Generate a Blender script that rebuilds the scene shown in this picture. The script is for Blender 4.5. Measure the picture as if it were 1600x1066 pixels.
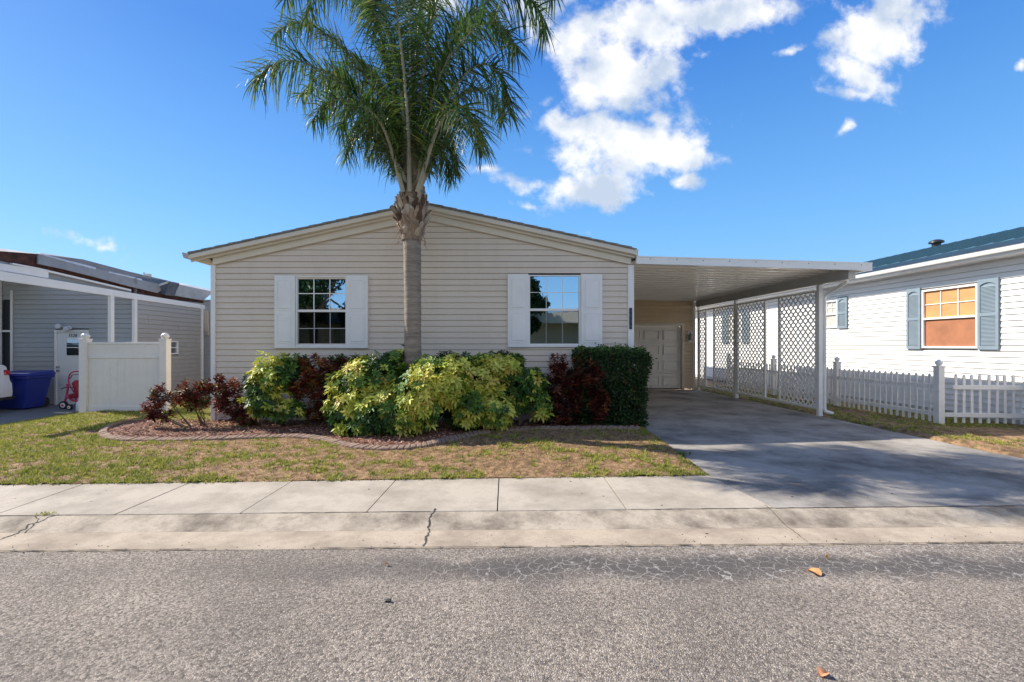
import bpy, bmesh, math, random
import numpy as np
from mathutils import Vector, Matrix, noise

random.seed(7); np.random.seed(7)
for o in list(bpy.data.objects): bpy.data.objects.remove(o)
C = bpy.context.scene
COL = C.collection
PI = math.pi
R = math.radians

# ---------------------------------------------------------------- camera, sky, sun
EYE = 1.4; FPX = 711.0; VX = 766.0; VY = 540.0
cd = bpy.data.cameras.new('camera'); cam = bpy.data.objects.new('camera', cd); COL.objects.link(cam)
cam.location = (0, 0, EYE); cam.rotation_euler = (PI/2, 0, 0)
cd.sensor_width = 36; cd.lens = FPX*36/1600
cd.shift_x = (800-VX)/1600; cd.shift_y = (VY-533)/1600
cd.clip_start = 0.05; cd.clip_end = 2000
C.camera = cam
C.view_settings.view_transform = 'Standard'; C.view_settings.look = 'None'
C.view_settings.exposure = 0.93; C.view_settings.gamma = 1

SUN = Vector((-1.08, 0.43, 1.0)).normalized()
SUN_EL = math.asin(SUN.z); SUN_AZ = math.atan2(SUN.x, SUN.y)
sl = bpy.data.lights.new('sun', 'SUN'); sl.energy = 4.1; sl.angle = R(0.5); sl.color = (1.0, 0.92, 0.80)
so = bpy.data.objects.new('sun', sl); COL.objects.link(so)
so.rotation_euler = (-SUN).to_track_quat('-Z', 'Y').to_euler(); so.location = SUN*60

world = bpy.data.worlds.new('World'); C.world = world; world.use_nodes = True
wn = world.node_tree.nodes; wl = world.node_tree.links; wn.clear()
def wnode(t, **k):
    n = wn.new(t)
    for a, b in k.items(): setattr(n, a, b)
    return n
def wmath(op, a, b=None, c=None, clamp=False):
    n = wnode('ShaderNodeMath', operation=op, use_clamp=clamp)
    for i, v in enumerate((a, b, c)):
        if v is None: continue
        if isinstance(v, (int, float)): n.inputs[i].default_value = v
        else: wl.new(v, n.inputs[i])
    return n.outputs[0]
sky = wnode('ShaderNodeTexSky', sky_type='NISHITA', sun_disc=False)
sky.sun_elevation = SUN_EL; sky.sun_rotation = SUN_AZ
sky.air_density = 1.0; sky.dust_density = 0.3; sky.ozone_density = 3.0
hs = wnode('ShaderNodeHueSaturation'); hs.inputs['Saturation'].default_value = 1.12
wl.new(sky.outputs[0], hs.inputs['Color'])
tc = wnode('ShaderNodeTexCoord'); sx = wnode('ShaderNodeSeparateXYZ'); wl.new(tc.outputs['Generated'], sx.inputs[0])
ym = wmath('MAXIMUM', sx.outputs[1], 0.08)
cu = wmath('DIVIDE', sx.outputs[0], ym); cv = wmath('DIVIDE', sx.outputs[2], ym)
cb = wnode('ShaderNodeCombineXYZ'); wl.new(cu, cb.inputs[0]); wl.new(cv, cb.inputs[1])
gz = wnode('ShaderNodeValToRGB'); wl.new(sx.outputs[2], gz.inputs[0])
el_ = gz.color_ramp.elements; el_[0].position = 0.0; el_[0].color = (.29,.57,.98,1); el_[1].position = 1.0; el_[1].color = (.05,.19,.58,1)
e_ = el_.new(.22); e_.color = (.165,.46,.90,1); e_ = el_.new(.52); e_.color = (.045,.225,.70,1)
gs = wnode('ShaderNodeVectorMath', operation='SCALE'); wl.new(gz.outputs[0], gs.inputs[0]); gs.inputs['Scale'].default_value = 3.75
skm = wnode('ShaderNodeMix', data_type='RGBA'); skm.inputs[0].default_value = 0.84; wl.new(hs.outputs[0], skm.inputs[6]); wl.new(gs.outputs[0], skm.inputs[7])
# distort the cloud plane a little so the outlines billow
nz0 = wnode('ShaderNodeTexNoise'); nz0.inputs['Scale'].default_value = 7; nz0.inputs['Detail'].default_value = 3
wl.new(cb.outputs[0], nz0.inputs['Vector'])
vs = wnode('ShaderNodeVectorMath', operation='MULTIPLY_ADD')
wl.new(nz0.outputs['Color'], vs.inputs[0]); vs.inputs[1].default_value = (0.09, 0.09, 0); vs.inputs[2].default_value = (-0.045, -0.045, 0)
va = wnode('ShaderNodeVectorMath', operation='ADD'); wl.new(cb.outputs[0], va.inputs[0]); wl.new(vs.outputs[0], va.inputs[1])
CL = [(985,228,120,62,0,1),(880,196,66,26,-.1,.9),(1075,290,36,17,.2,.75),(930,292,80,34,.1,.9),(1090,235,42,34,0,.8),(1015,178,46,22,0,.75),
      (960,110,85,80,.2,1.1),(930,190,50,26,.4,.8),(905,65,60,55,0,.9),(1010,35,110,55,0,1),(1130,22,130,34,.12,1),(845,12,60,44,0,.8),(1040,98,42,36,-.3,.85),
      (1375,55,80,62,0,1),(1345,120,62,34,-.35,.95),(1310,60,34,30,0,.7),(1405,10,70,30,0,.95),(1330,150,40,16,0,.7),
      (760,262,34,17,0,.62),(808,281,40,16,-.1,.62),(1232,73,20,8,0,.7),(1308,203,20,11,.7,.55),(160,385,70,15,-.12,.5),(1596,95,14,12,0,.6),
      (850,160,22,12,.5,.5),(680,8,60,26,0,.6),(820,320,40,10,-.3,.42),(905,360,18,8,0,.42)]
acc = None
for (px, py, rx, ry, rot, w) in CL:
    mp = wnode('ShaderNodeMapping', vector_type='TEXTURE')
    mp.inputs['Location'].default_value = ((px-VX)/FPX, (VY-py)/FPX, 0)
    mp.inputs['Rotation'].default_value = (0, 0, rot)
    mp.inputs['Scale'].default_value = (rx/FPX, ry/FPX, 1)
    wl.new(va.outputs[0], mp.inputs[0])
    ln = wnode('ShaderNodeVectorMath', operation='LENGTH'); wl.new(mp.outputs[0], ln.inputs[0])
    m = wmath('MULTIPLY_ADD', ln.outputs['Value'], -w*0.75, w)
    acc = m if acc is None else wmath('MAXIMUM', acc, m)
nz = wnode('ShaderNodeTexNoise'); nz.inputs['Scale'].default_value = 13; nz.inputs['Detail'].default_value = 10; nz.inputs['Roughness'].default_value = 0.60
wl.new(cb.outputs[0], nz.inputs['Vector'])
dn = wmath('MULTIPLY_ADD', nz.outputs['Fac'], 1.9, -0.93)
dens = wmath('ADD', acc, dn)
rmp = wnode('ShaderNodeMapRange', interpolation_type='SMOOTHSTEP'); wl.new(dens, rmp.inputs['Value'])
rmp.inputs['From Min'].default_value = 0.12; rmp.inputs['From Max'].default_value = 0.72
front = wmath('GREATER_THAN', sx.outputs[1], 0.1)
alpha = wmath('MULTIPLY', rmp.outputs[0], front)
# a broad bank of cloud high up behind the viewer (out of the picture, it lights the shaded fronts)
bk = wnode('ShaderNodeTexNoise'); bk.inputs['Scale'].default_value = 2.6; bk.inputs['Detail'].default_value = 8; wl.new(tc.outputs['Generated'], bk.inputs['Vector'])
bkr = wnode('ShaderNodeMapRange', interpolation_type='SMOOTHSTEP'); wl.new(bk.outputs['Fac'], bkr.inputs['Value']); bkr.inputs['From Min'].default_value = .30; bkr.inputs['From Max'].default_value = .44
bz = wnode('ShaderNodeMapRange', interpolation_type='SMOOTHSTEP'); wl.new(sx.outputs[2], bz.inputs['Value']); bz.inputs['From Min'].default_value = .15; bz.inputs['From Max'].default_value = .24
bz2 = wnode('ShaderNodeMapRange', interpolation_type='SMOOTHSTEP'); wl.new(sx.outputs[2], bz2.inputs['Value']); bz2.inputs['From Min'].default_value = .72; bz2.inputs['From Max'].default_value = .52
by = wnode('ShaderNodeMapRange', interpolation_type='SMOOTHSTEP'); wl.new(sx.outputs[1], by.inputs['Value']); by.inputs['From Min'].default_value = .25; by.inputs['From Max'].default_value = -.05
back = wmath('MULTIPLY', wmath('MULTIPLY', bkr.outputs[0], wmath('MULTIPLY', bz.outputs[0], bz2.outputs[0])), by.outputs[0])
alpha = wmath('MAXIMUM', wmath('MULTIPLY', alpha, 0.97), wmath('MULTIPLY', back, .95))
nz2 = wnode('ShaderNodeTexNoise'); nz2.inputs['Scale'].default_value = 9; nz2.inputs['Detail'].default_value = 6
mo = wnode('ShaderNodeVectorMath', operation='ADD'); wl.new(cb.outputs[0], mo.inputs[0]); mo.inputs[1].default_value = (0.02, -0.03, 3)
wl.new(mo.outputs[0], nz2.inputs['Vector'])
cr = wnode('ShaderNodeValToRGB'); wl.new(nz2.outputs['Fac'], cr.inputs[0])
cr.color_ramp.elements[0].position = 0.38; cr.color_ramp.elements[0].color = (0.54, 0.63, 0.77, 1)
cr.color_ramp.elements[1].position = 0.60; cr.color_ramp.elements[1].color = (1.0, 1.0, 1.0, 1)
cm = wnode('ShaderNodeVectorMath', operation='SCALE'); wl.new(cr.outputs[0], cm.inputs[0]); cm.inputs['Scale'].default_value = 3.9
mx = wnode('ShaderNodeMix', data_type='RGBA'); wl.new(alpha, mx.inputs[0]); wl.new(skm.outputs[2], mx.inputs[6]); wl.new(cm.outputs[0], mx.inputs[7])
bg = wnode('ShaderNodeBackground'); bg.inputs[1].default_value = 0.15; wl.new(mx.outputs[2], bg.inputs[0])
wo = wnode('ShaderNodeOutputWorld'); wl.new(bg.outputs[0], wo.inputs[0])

# ---------------------------------------------------------------- helpers
def P(px, py, Y): return Vector(((px-VX)*Y/FPX, Y, EYE-(py-VY)*Y/FPX))          # a pixel at a known depth
def PX(px, Y): return (px-VX)*Y/FPX
def PZ(py, Y): return EYE-(py-VY)*Y/FPX
def G(px, py, z=0.0):                                                           # a pixel on the ground
    Y = (EYE-z)*FPX/(py-VY); return Vector(((px-VX)*Y/FPX, Y, z))

class MB:
    def __init__(s): s.v = []; s.f = []; s.m = []; s.c = None
    def quad(s, a, b, c, d, m=0):
        n = len(s.v); s.v += [tuple(a), tuple(b), tuple(c), tuple(d)]; s.f.append((n, n+1, n+2, n+3)); s.m.append(m)
    def tri(s, a, b, c, m=0):
        n = len(s.v); s.v += [tuple(a), tuple(b), tuple(c)]; s.f.append((n, n+1, n+2)); s.m.append(m)
    def hexa(s, p, m=0):                                                        # 8 points: bottom ring, top ring
        n = len(s.v); s.v += [tuple(q) for q in p]
        for f in ((3,2,1,0),(4,5,6,7),(0,1,5,4),(1,2,6,5),(2,3,7,6),(3,0,4,7)):
            s.f.append(tuple(n+i for i in f)); s.m.append(m)
    def box(s, x0, x1, y0, y1, z0, z1, m=0):
        s.hexa([(x0,y0,z0),(x1,y0,z0),(x1,y1,z0),(x0,y1,z0),(x0,y0,z1),(x1,y0,z1),(x1,y1,z1),(x0,y1,z1)], m)
    def obox(s, c, u, v, w, m=0):                                               # centre and three half-axis vectors
        c, u, v, w = map(Vector, (c, u, v, w))
        s.hexa([c-u-v-w, c+u-v-w, c+u+v-w, c-u+v-w, c-u-v+w, c+u-v+w, c+u+v+w, c-u+v+w], m)
    def bar(s, a, b, w, h, up=(0,0,1), m=0):
        a, b = Vector(a), Vector(b); d = (b-a); L = d.length/2; d.normalize()
        sd = d.cross(Vector(up)); sd.normalize(); u2 = sd.cross(d)
        s.obox((a+b)/2, d*L, sd*w/2, u2*h/2, m)
    def tube(s, pts, rad, n=8, m=0, cap=True):
        pts = [Vector(p) for p in pts]
        if isinstance(rad, (int, float)): rad = [rad]*len(pts)
        base = len(s.v); prev = None
        for i, p in enumerate(pts):
            t = (pts[min(i+1, len(pts)-1)]-pts[max(i-1, 0)]).normalized()
            if prev is None:
                a = Vector((0,0,1)) if abs(t.z) < .9 else Vector((1,0,0)); x = t.cross(a).normalized()
            else: x = (prev-t*prev.dot(t)).normalized()
            prev = x; y = t.cross(x)
            for k in range(n):
                an = 2*PI*k/n; s.v.append(tuple(p+(x*math.cos(an)+y*math.sin(an))*rad[i]))
        for i in range(len(pts)-1):
            for k in range(n):
                a = base+i*n+k; b = base+i*n+(k+1) % n
                s.f.append((a, b, b+n, a+n)); s.m.append(m)
        if cap:
            s.f.append(tuple(base+k for k in range(n))[::-1]); s.m.append(m)
            e = base+(len(pts)-1)*n; s.f.append(tuple(e+k for k in range(n))); s.m.append(m)
    def lathe(s, c, prof, n=20, axis='z', m=0):
        c = Vector(c); base = len(s.v)
        for (r, h) in prof:
            for k in range(n):
                a = 2*PI*k/n; x, y = r*math.cos(a), r*math.sin(a)
                if axis == 'z': q = (x, y, h)
                elif axis == 'y': q = (x, h, y)
                else: q = (h, x, y)
                s.v.append(tuple(c+Vector(q)))
        for i in range(len(prof)-1):
            for k in range(n):
                a = base+i*n+k; b = base+i*n+(k+1) % n
                s.f.append((a, b, b+n, a+n)); s.m.append(m)
        s.f.append(tuple(base+k for k in range(n))); s.m.append(m)
        e = base+(len(prof)-1)*n; s.f.append(tuple(e+k for k in range(n))); s.m.append(m)
    def prism(s, poly, o, u, v, w, m=0):                                        # poly in the u,v plane, extruded along w
        o, u, v, w = map(Vector, (o, u, v, w)); n = len(poly); b = len(s.v)
        for (x, y) in poly: s.v.append(tuple(o+u*x+v*y))
        for (x, y) in poly: s.v.append(tuple(o+u*x+v*y+w))
        s.f.append(tuple(range(b, b+n))[::-1]); s.m.append(m); s.f.append(tuple(range(b+n, b+2*n))); s.m.append(m)
        for i in range(n):
            j = (i+1) % n; s.f.append((b+i, b+j, b+n+j, b+n+i)); s.m.append(m)
    def build(s, name, mats, parent=None, bevel=0, smooth=False, loc=None):
        me = bpy.data.meshes.new(name)
        v = s.v
        o = bpy.data.objects.new(name, me)
        if parent is not None:
            top = parent
            while top.parent: top = top.parent
            L = top.location; v = [(a-L.x, b-L.y, c-L.z) for (a, b, c) in v]
        elif loc is not None:
            L = Vector(loc); v = [(a-L.x, b-L.y, c-L.z) for (a, b, c) in v]; o.location = L
        me.from_pydata(v, [], s.f)
        if not isinstance(mats, (list, tuple)): mats = [mats]
        for q in mats: me.materials.append(q)
        if len(mats) > 1: me.polygons.foreach_set('material_index', s.m)
        bm = bmesh.new(); bm.from_mesh(me); bmesh.ops.recalc_face_normals(bm, faces=bm.faces); bm.to_mesh(me); bm.free()
        COL.objects.link(o)
        if parent is not None: o.parent = parent
        if smooth:
            me.polygons.foreach_set('use_smooth', [True]*len(me.polygons))
            me.set_sharp_from_angle(angle=R(40))
        if bevel:
            b = o.modifiers.new('bevel', 'BEVEL'); b.width = bevel; b.segments = 2; b.limit_method = 'ANGLE'; b.angle_limit = R(50)
        return o

def tag(o, label=None, cat=None, group=None, kind=None):
    if label: o['label'] = label
    if cat: o['category'] = cat
    if group: o['group'] = group
    if kind: o['kind'] = kind
    return o
def empty(name, loc, label, cat, group=None, rz=0):
    o = bpy.data.objects.new(name, None); COL.objects.link(o); o.location = loc; o.rotation_euler = (0, 0, rz)
    o.empty_display_size = .1
    return tag(o, label, cat, group)

def npmesh(name, V, F, colors, mat_, parent=None, loc=None, smooth=False):
    """fast mesh from numpy arrays; V (n,3), F list of arrays with equal face size, colours per vertex"""
    me = bpy.data.meshes.new(name)
    V = np.asarray(V, dtype=np.float32)
    o = bpy.data.objects.new(name, me)
    if parent is not None: V = V-np.array(parent.location, dtype=np.float32); o.parent = parent
    elif loc is not None: V = V-np.array(loc, dtype=np.float32); o.location = loc
    F = [np.asarray(f, dtype=np.int32) for f in (F if isinstance(F, list) else [F])]
    me.vertices.add(len(V)); me.vertices.foreach_set('co', V.ravel())
    nl = sum(f.size for f in F); nf = sum(len(f) for f in F)
    me.loops.add(nl); me.loops.foreach_set('vertex_index', np.concatenate([f.ravel() for f in F]))
    me.polygons.add(nf)
    tot = np.concatenate([np.full(len(f), f.shape[1], dtype=np.int32) for f in F])
    st = np.concatenate([[0], np.cumsum(tot)[:-1]]).astype(np.int32)
    me.polygons.foreach_set('loop_start', st); me.polygons.foreach_set('loop_total', tot)
    if smooth: me.polygons.foreach_set('use_smooth', np.ones(nf, dtype=bool))
    if colors is not None:
        ca = me.color_attributes.new('col', 'FLOAT_COLOR', 'POINT')
        cc = np.ones((len(V), 4), dtype=np.float32); cc[:, :3] = colors
        ca.data.foreach_set('color', cc.ravel())
    me.materials.append(mat_); me.update(calc_edges=True); me.validate()
    COL.objects.link(o)
    return o

# ---------------------------------------------------------------- materials
MATS = {}
def mat(name, col, rough=0.6, var=0.08, vscale=3.0, bump=0.0, bscale=60, metal=0.0, spec=0.5, stretch=(1,1,1), dirt=None, dirtamt=0.0, coat=0):
    if name in MATS: return MATS[name]
    m = bpy.data.materials.new(name); m.use_nodes = True; MATS[name] = m
    nt = m.node_tree; n = nt.nodes; l = nt.links; b = n['Principled BSDF']
    b.inputs['Roughness'].default_value = rough; b.inputs['Metallic'].default_value = metal
    b.inputs['Specular IOR Level'].default_value = spec; b.inputs['Coat Weight'].default_value = coat
    t = n.new('ShaderNodeTexCoord'); mp = n.new('ShaderNodeMapping'); mp.inputs['Scale'].default_value = stretch
    l.new(t.outputs['Object'], mp.inputs[0])
    nz = n.new('ShaderNodeTexNoise'); nz.inputs['Scale'].default_value = vscale; nz.inputs['Detail'].default_value = 6; nz.inputs['Roughness'].default_value = .6
    l.new(mp.outputs[0], nz.inputs['Vector'])
    r = n.new('ShaderNodeValToRGB'); l.new(nz.outputs['Fac'], r.inputs[0])
    r.color_ramp.elements[0].position = .3; r.color_ramp.elements[1].position = .7
    r.color_ramp.elements[0].color = tuple(c*(1-var) for c in col)+(1,)
    r.color_ramp.elements[1].color = tuple(min(1, c*(1+var)) for c in col)+(1,)
    out = r.outputs[0]
    if dirt:
        n2 = n.new('ShaderNodeTexNoise'); n2.inputs['Scale'].default_value = vscale*2.3; n2.inputs['Detail'].default_value = 9
        n2.inputs['Roughness'].default_value = .7; l.new(mp.outputs[0], n2.inputs['Vector'])
        r2 = n.new('ShaderNodeMapRange'); l.new(n2.outputs['Fac'], r2.inputs[0]); r2.inputs[1].default_value = .5; r2.inputs[2].default_value = .75
        r2.inputs[4].default_value = dirtamt
        mx = n.new('ShaderNodeMix'); mx.data_type = 'RGBA'; l.new(r2.outputs[0], mx.inputs[0]); l.new(out, mx.inputs[6]); mx.inputs[7].default_value = dirt+(1,)
        out = mx.outputs[2]
    l.new(out, b.inputs['Base Color'])
    if bump:
        n3 = n.new('ShaderNodeTexNoise'); n3.inputs['Scale'].default_value = bscale; n3.inputs['Detail'].default_value = 4
        l.new(mp.outputs[0], n3.inputs['Vector'])
        bp = n.new('ShaderNodeBump'); bp.inputs['Strength'].default_value = bump; bp.inputs['Distance'].default_value = .01
        l.new(n3.outputs['Fac'], bp.inputs['Height']); l.new(bp.outputs[0], b.inputs['Normal'])
    return m

def attrmat(name, rough=.5, trans=.35, spec=.5, bump=0):
    m = bpy.data.materials.new(name); m.use_nodes = True; MATS[name] = m
    nt = m.node_tree; n = nt.nodes; l = nt.links; b = n['Principled BSDF']; out = n['Material Output']
    a = n.new('ShaderNodeAttribute'); a.attribute_name = 'col'
    l.new(a.outputs['Color'], b.inputs['Base Color']); b.inputs['Roughness'].default_value = rough; b.inputs['Specular IOR Level'].default_value = spec
    if trans:
        tr = n.new('ShaderNodeBsdfTranslucent'); l.new(a.outputs['Color'], tr.inputs[0])
        mx = n.new('ShaderNodeMixShader'); mx.inputs[0].default_value = trans
        l.new(b.outputs[0], mx.inputs[1]); l.new(tr.outputs[0], mx.inputs[2]); l.new(mx.outputs[0], out.inputs[0])
    return m

M_leaf = attrmat('leaf', .45, .26, .3)
M_palm = attrmat('palm_leaflet', .38, .30, .6)
M_grass = attrmat('grass_blade', .6, .35, .3)
M_attr = attrmat('painted_attribute', .85, 0, .2)

M_siding = mat('beige_vinyl', (.66,.58,.495), .5, .05, 1.2, .05, 30, stretch=(1,1,.35), dirt=(.47,.40,.32), dirtamt=.3)
M_tan = mat('tan_vinyl', (.68,.53,.35), .5, .06, 1.2, .05, 30, stretch=(1,1,.35))
M_trim = mat('beige_trim', (.66,.60,.50), .45, .05, 2)
M_white = mat('white_vinyl', (.80,.80,.79), .4, .04, 2, dirt=(.62,.60,.56), dirtamt=.25)
M_shut = mat('white_shutter', (.78,.79,.80), .42, .04, 3, dirt=(.6,.6,.58), dirtamt=.2)
M_alu = mat('white_aluminium', (.80,.80,.79), .35, .05, 2, dirt=(.5,.49,.46), dirtamt=.3)
M_ceil = mat('ceiling_pan', (.86,.83,.77), .2, .04, 2, spec=.9)
M_shing = mat('shingle', (.23,.21,.19), .9, .35, 14, .6, 90)
M_door = mat('garage_door_paint', (.86,.81,.73), .5, .04, 2)
M_dark = mat('dark_interior', (.012,.012,.014), .8, .2)
M_black = mat('black_plastic', (.02,.02,.022), .4, .2)
M_rwall = mat('white_lap_siding', (.80,.80,.79), .5, .03, 1.5, stretch=(1,1,.4), dirt=(.66,.65,.62), dirtamt=.2)
M_teal = mat('teal_metal_roof', (.055,.15,.19), .38, .12, 2, spec=.6)
M_blue = mat('blue_shutter', (.21,.275,.33), .5, .08, 4)
M_ply = mat('orange_blind', (.62,.30,.12), .6, .16, 2.5, stretch=(1,1,3))
M_ply2 = mat('brown_board', (.36,.15,.075), .7, .22, 3, stretch=(1,1,1))
M_grey = mat('grey_vinyl', (.38,.40,.42), .5, .05, 1.2, .05, 30, stretch=(1,1,.4), dirt=(.46,.46,.45), dirtamt=.3)
M_pan = mat('grey_roof_metal', (.33,.325,.31), .65, .14, 3, dirt=(.20,.17,.14), dirtamt=.6)
M_ult = mat('torn_underlayment', (.07,.028,.018), .9, .7, 8, .8, 20)
M_cap = mat('white_cap', (.62,.63,.66), .4, .15, 6)
M_flash = mat('dark_flashing', (.10,.12,.16), .4, .2, 8)
M_bin = mat('blue_bin_plastic', (.018,.035,.26), .42, .12, 4)
M_pink = mat('pink_paint', (.50,.045,.13), .35, .1, 6)
M_rubber = mat('rubber', (.015,.015,.016), .7, .1)
M_chrome = mat('worn_chrome', (.5,.5,.5), .25, .1, metal=1)
M_brass = mat('brass', (.35,.28,.16), .35, .1, metal=1)
M_car = mat('white_car_paint', (.78,.78,.78), .25, .01, coat=.6)
M_red = mat('tail_light', (.45,.012,.012), .15, .2, 20, coat=1)
M_trunk = mat('palm_bark', (.255,.215,.18), .9, .35, 3.0, .9, 24, stretch=(1.2,1.2,9), dirt=(.42,.38,.33), dirtamt=.6)
M_boot = mat('leaf_base', (.27,.20,.145), .85, .5, 7, .8, 40, stretch=(1,1,.4), dirt=(.09,.055,.035), dirtamt=.8)
M_petiole = mat('petiole', (.36,.34,.25), .6, .2, 6, .3, 30, stretch=(1,1,.3))
M_stem = mat('shrub_stem', (.16,.12,.09), .9, .3, 12)
M_edge = mat('bed_edging_concrete', (.27,.185,.14), .95, .28, 9, .8, 60, dirt=(.12,.09,.075), dirtamt=.7)
M_conc = None

def concrete(name, col, dark, crack=0, blot=.5, scale=1.0):
    m = bpy.data.materials.new(name); m.use_nodes = True
    nt = m.node_tree; n = nt.nodes; l = nt.links; b = n['Principled BSDF']; b.inputs['Roughness'].default_value = .9; b.inputs['Specular IOR Level'].default_value = .2
    g = n.new('ShaderNodeNewGeometry')
    def nz(s, d, r=.6, st=None):
        k = n.new('ShaderNodeTexNoise'); k.inputs['Scale'].default_value = s; k.inputs['Detail'].default_value = d; k.inputs['Roughness'].default_value = r
        if st:
            mp = n.new('ShaderNodeMapping'); mp.inputs['Scale'].default_value = st; l.new(g.outputs['Position'], mp.inputs[0]); l.new(mp.outputs[0], k.inputs['Vector'])
        else: l.new(g.outputs['Position'], k.inputs['Vector'])
        return k.outputs['Fac']
    def rng(v, a, b_, c=0, d=1):
        k = n.new('ShaderNodeMapRange'); l.new(v, k.inputs[0]); k.inputs[1].default_value = a; k.inputs[2].default_value = b_; k.inputs[3].default_value = c; k.inputs[4].default_value = d; return k.outputs[0]
    def mixc(f, a, b_, mode='MIX'):
        k = n.new('ShaderNodeMix'); k.data_type = 'RGBA'; k.blend_type = mode
        if isinstance(f, float): k.inputs[0].default_value = f
        else: l.new(f, k.inputs[0])
        for i, q in ((6, a), (7, b_)):
            if isinstance(q, tuple): k.inputs[i].default_value = q+(1,)
            else: l.new(q, k.inputs[i])
        return k.outputs[2]
    c = mixc(rng(nz(1.3*scale, 9, .68), .42, .66, 0, blot), col, dark)
    c = mixc(rng(nz(8*scale, 8, .7), .55, .75, 0, .5*blot), c, tuple(x*.72 for x in dark))
    c = mixc(rng(nz(150, 3, .7), .35, .62, .34, 0), c, (.09,.075,.06))
    c = mixc(rng(nz(60, 3, .7), .62, .72, 0, .22), c, (.12,.11,.10))
    l.new(c, b.inputs['Base Color'])
    bp = n.new('ShaderNodeBump'); bp.inputs['Strength'].default_value = .5; bp.inputs['Distance'].default_value = .004
    l.new(nz(90, 6, .75), bp.inputs['Height']); l.new(bp.outputs[0], b.inputs['Normal'])
    return m
M_walk = concrete('sidewalk_concrete', (.50,.44,.365), (.27,.235,.19), blot=.8)
M_kerb = concrete('kerb_concrete', (.50,.415,.32), (.30,.245,.19), blot=.95, scale=1.6)
M_kerbd = concrete('gutter_concrete', (.50,.43,.34), (.17,.14,.11), blot=1.0, scale=2.0)
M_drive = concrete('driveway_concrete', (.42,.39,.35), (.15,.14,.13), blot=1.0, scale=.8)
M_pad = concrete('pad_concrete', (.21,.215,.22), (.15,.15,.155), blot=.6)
M_crack = mat('crack_dirt', (.05,.043,.035), .95, .3)
M_weed = mat('path_sand', (.45,.38,.33), .9, .25, 9, .5, 50)

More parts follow.
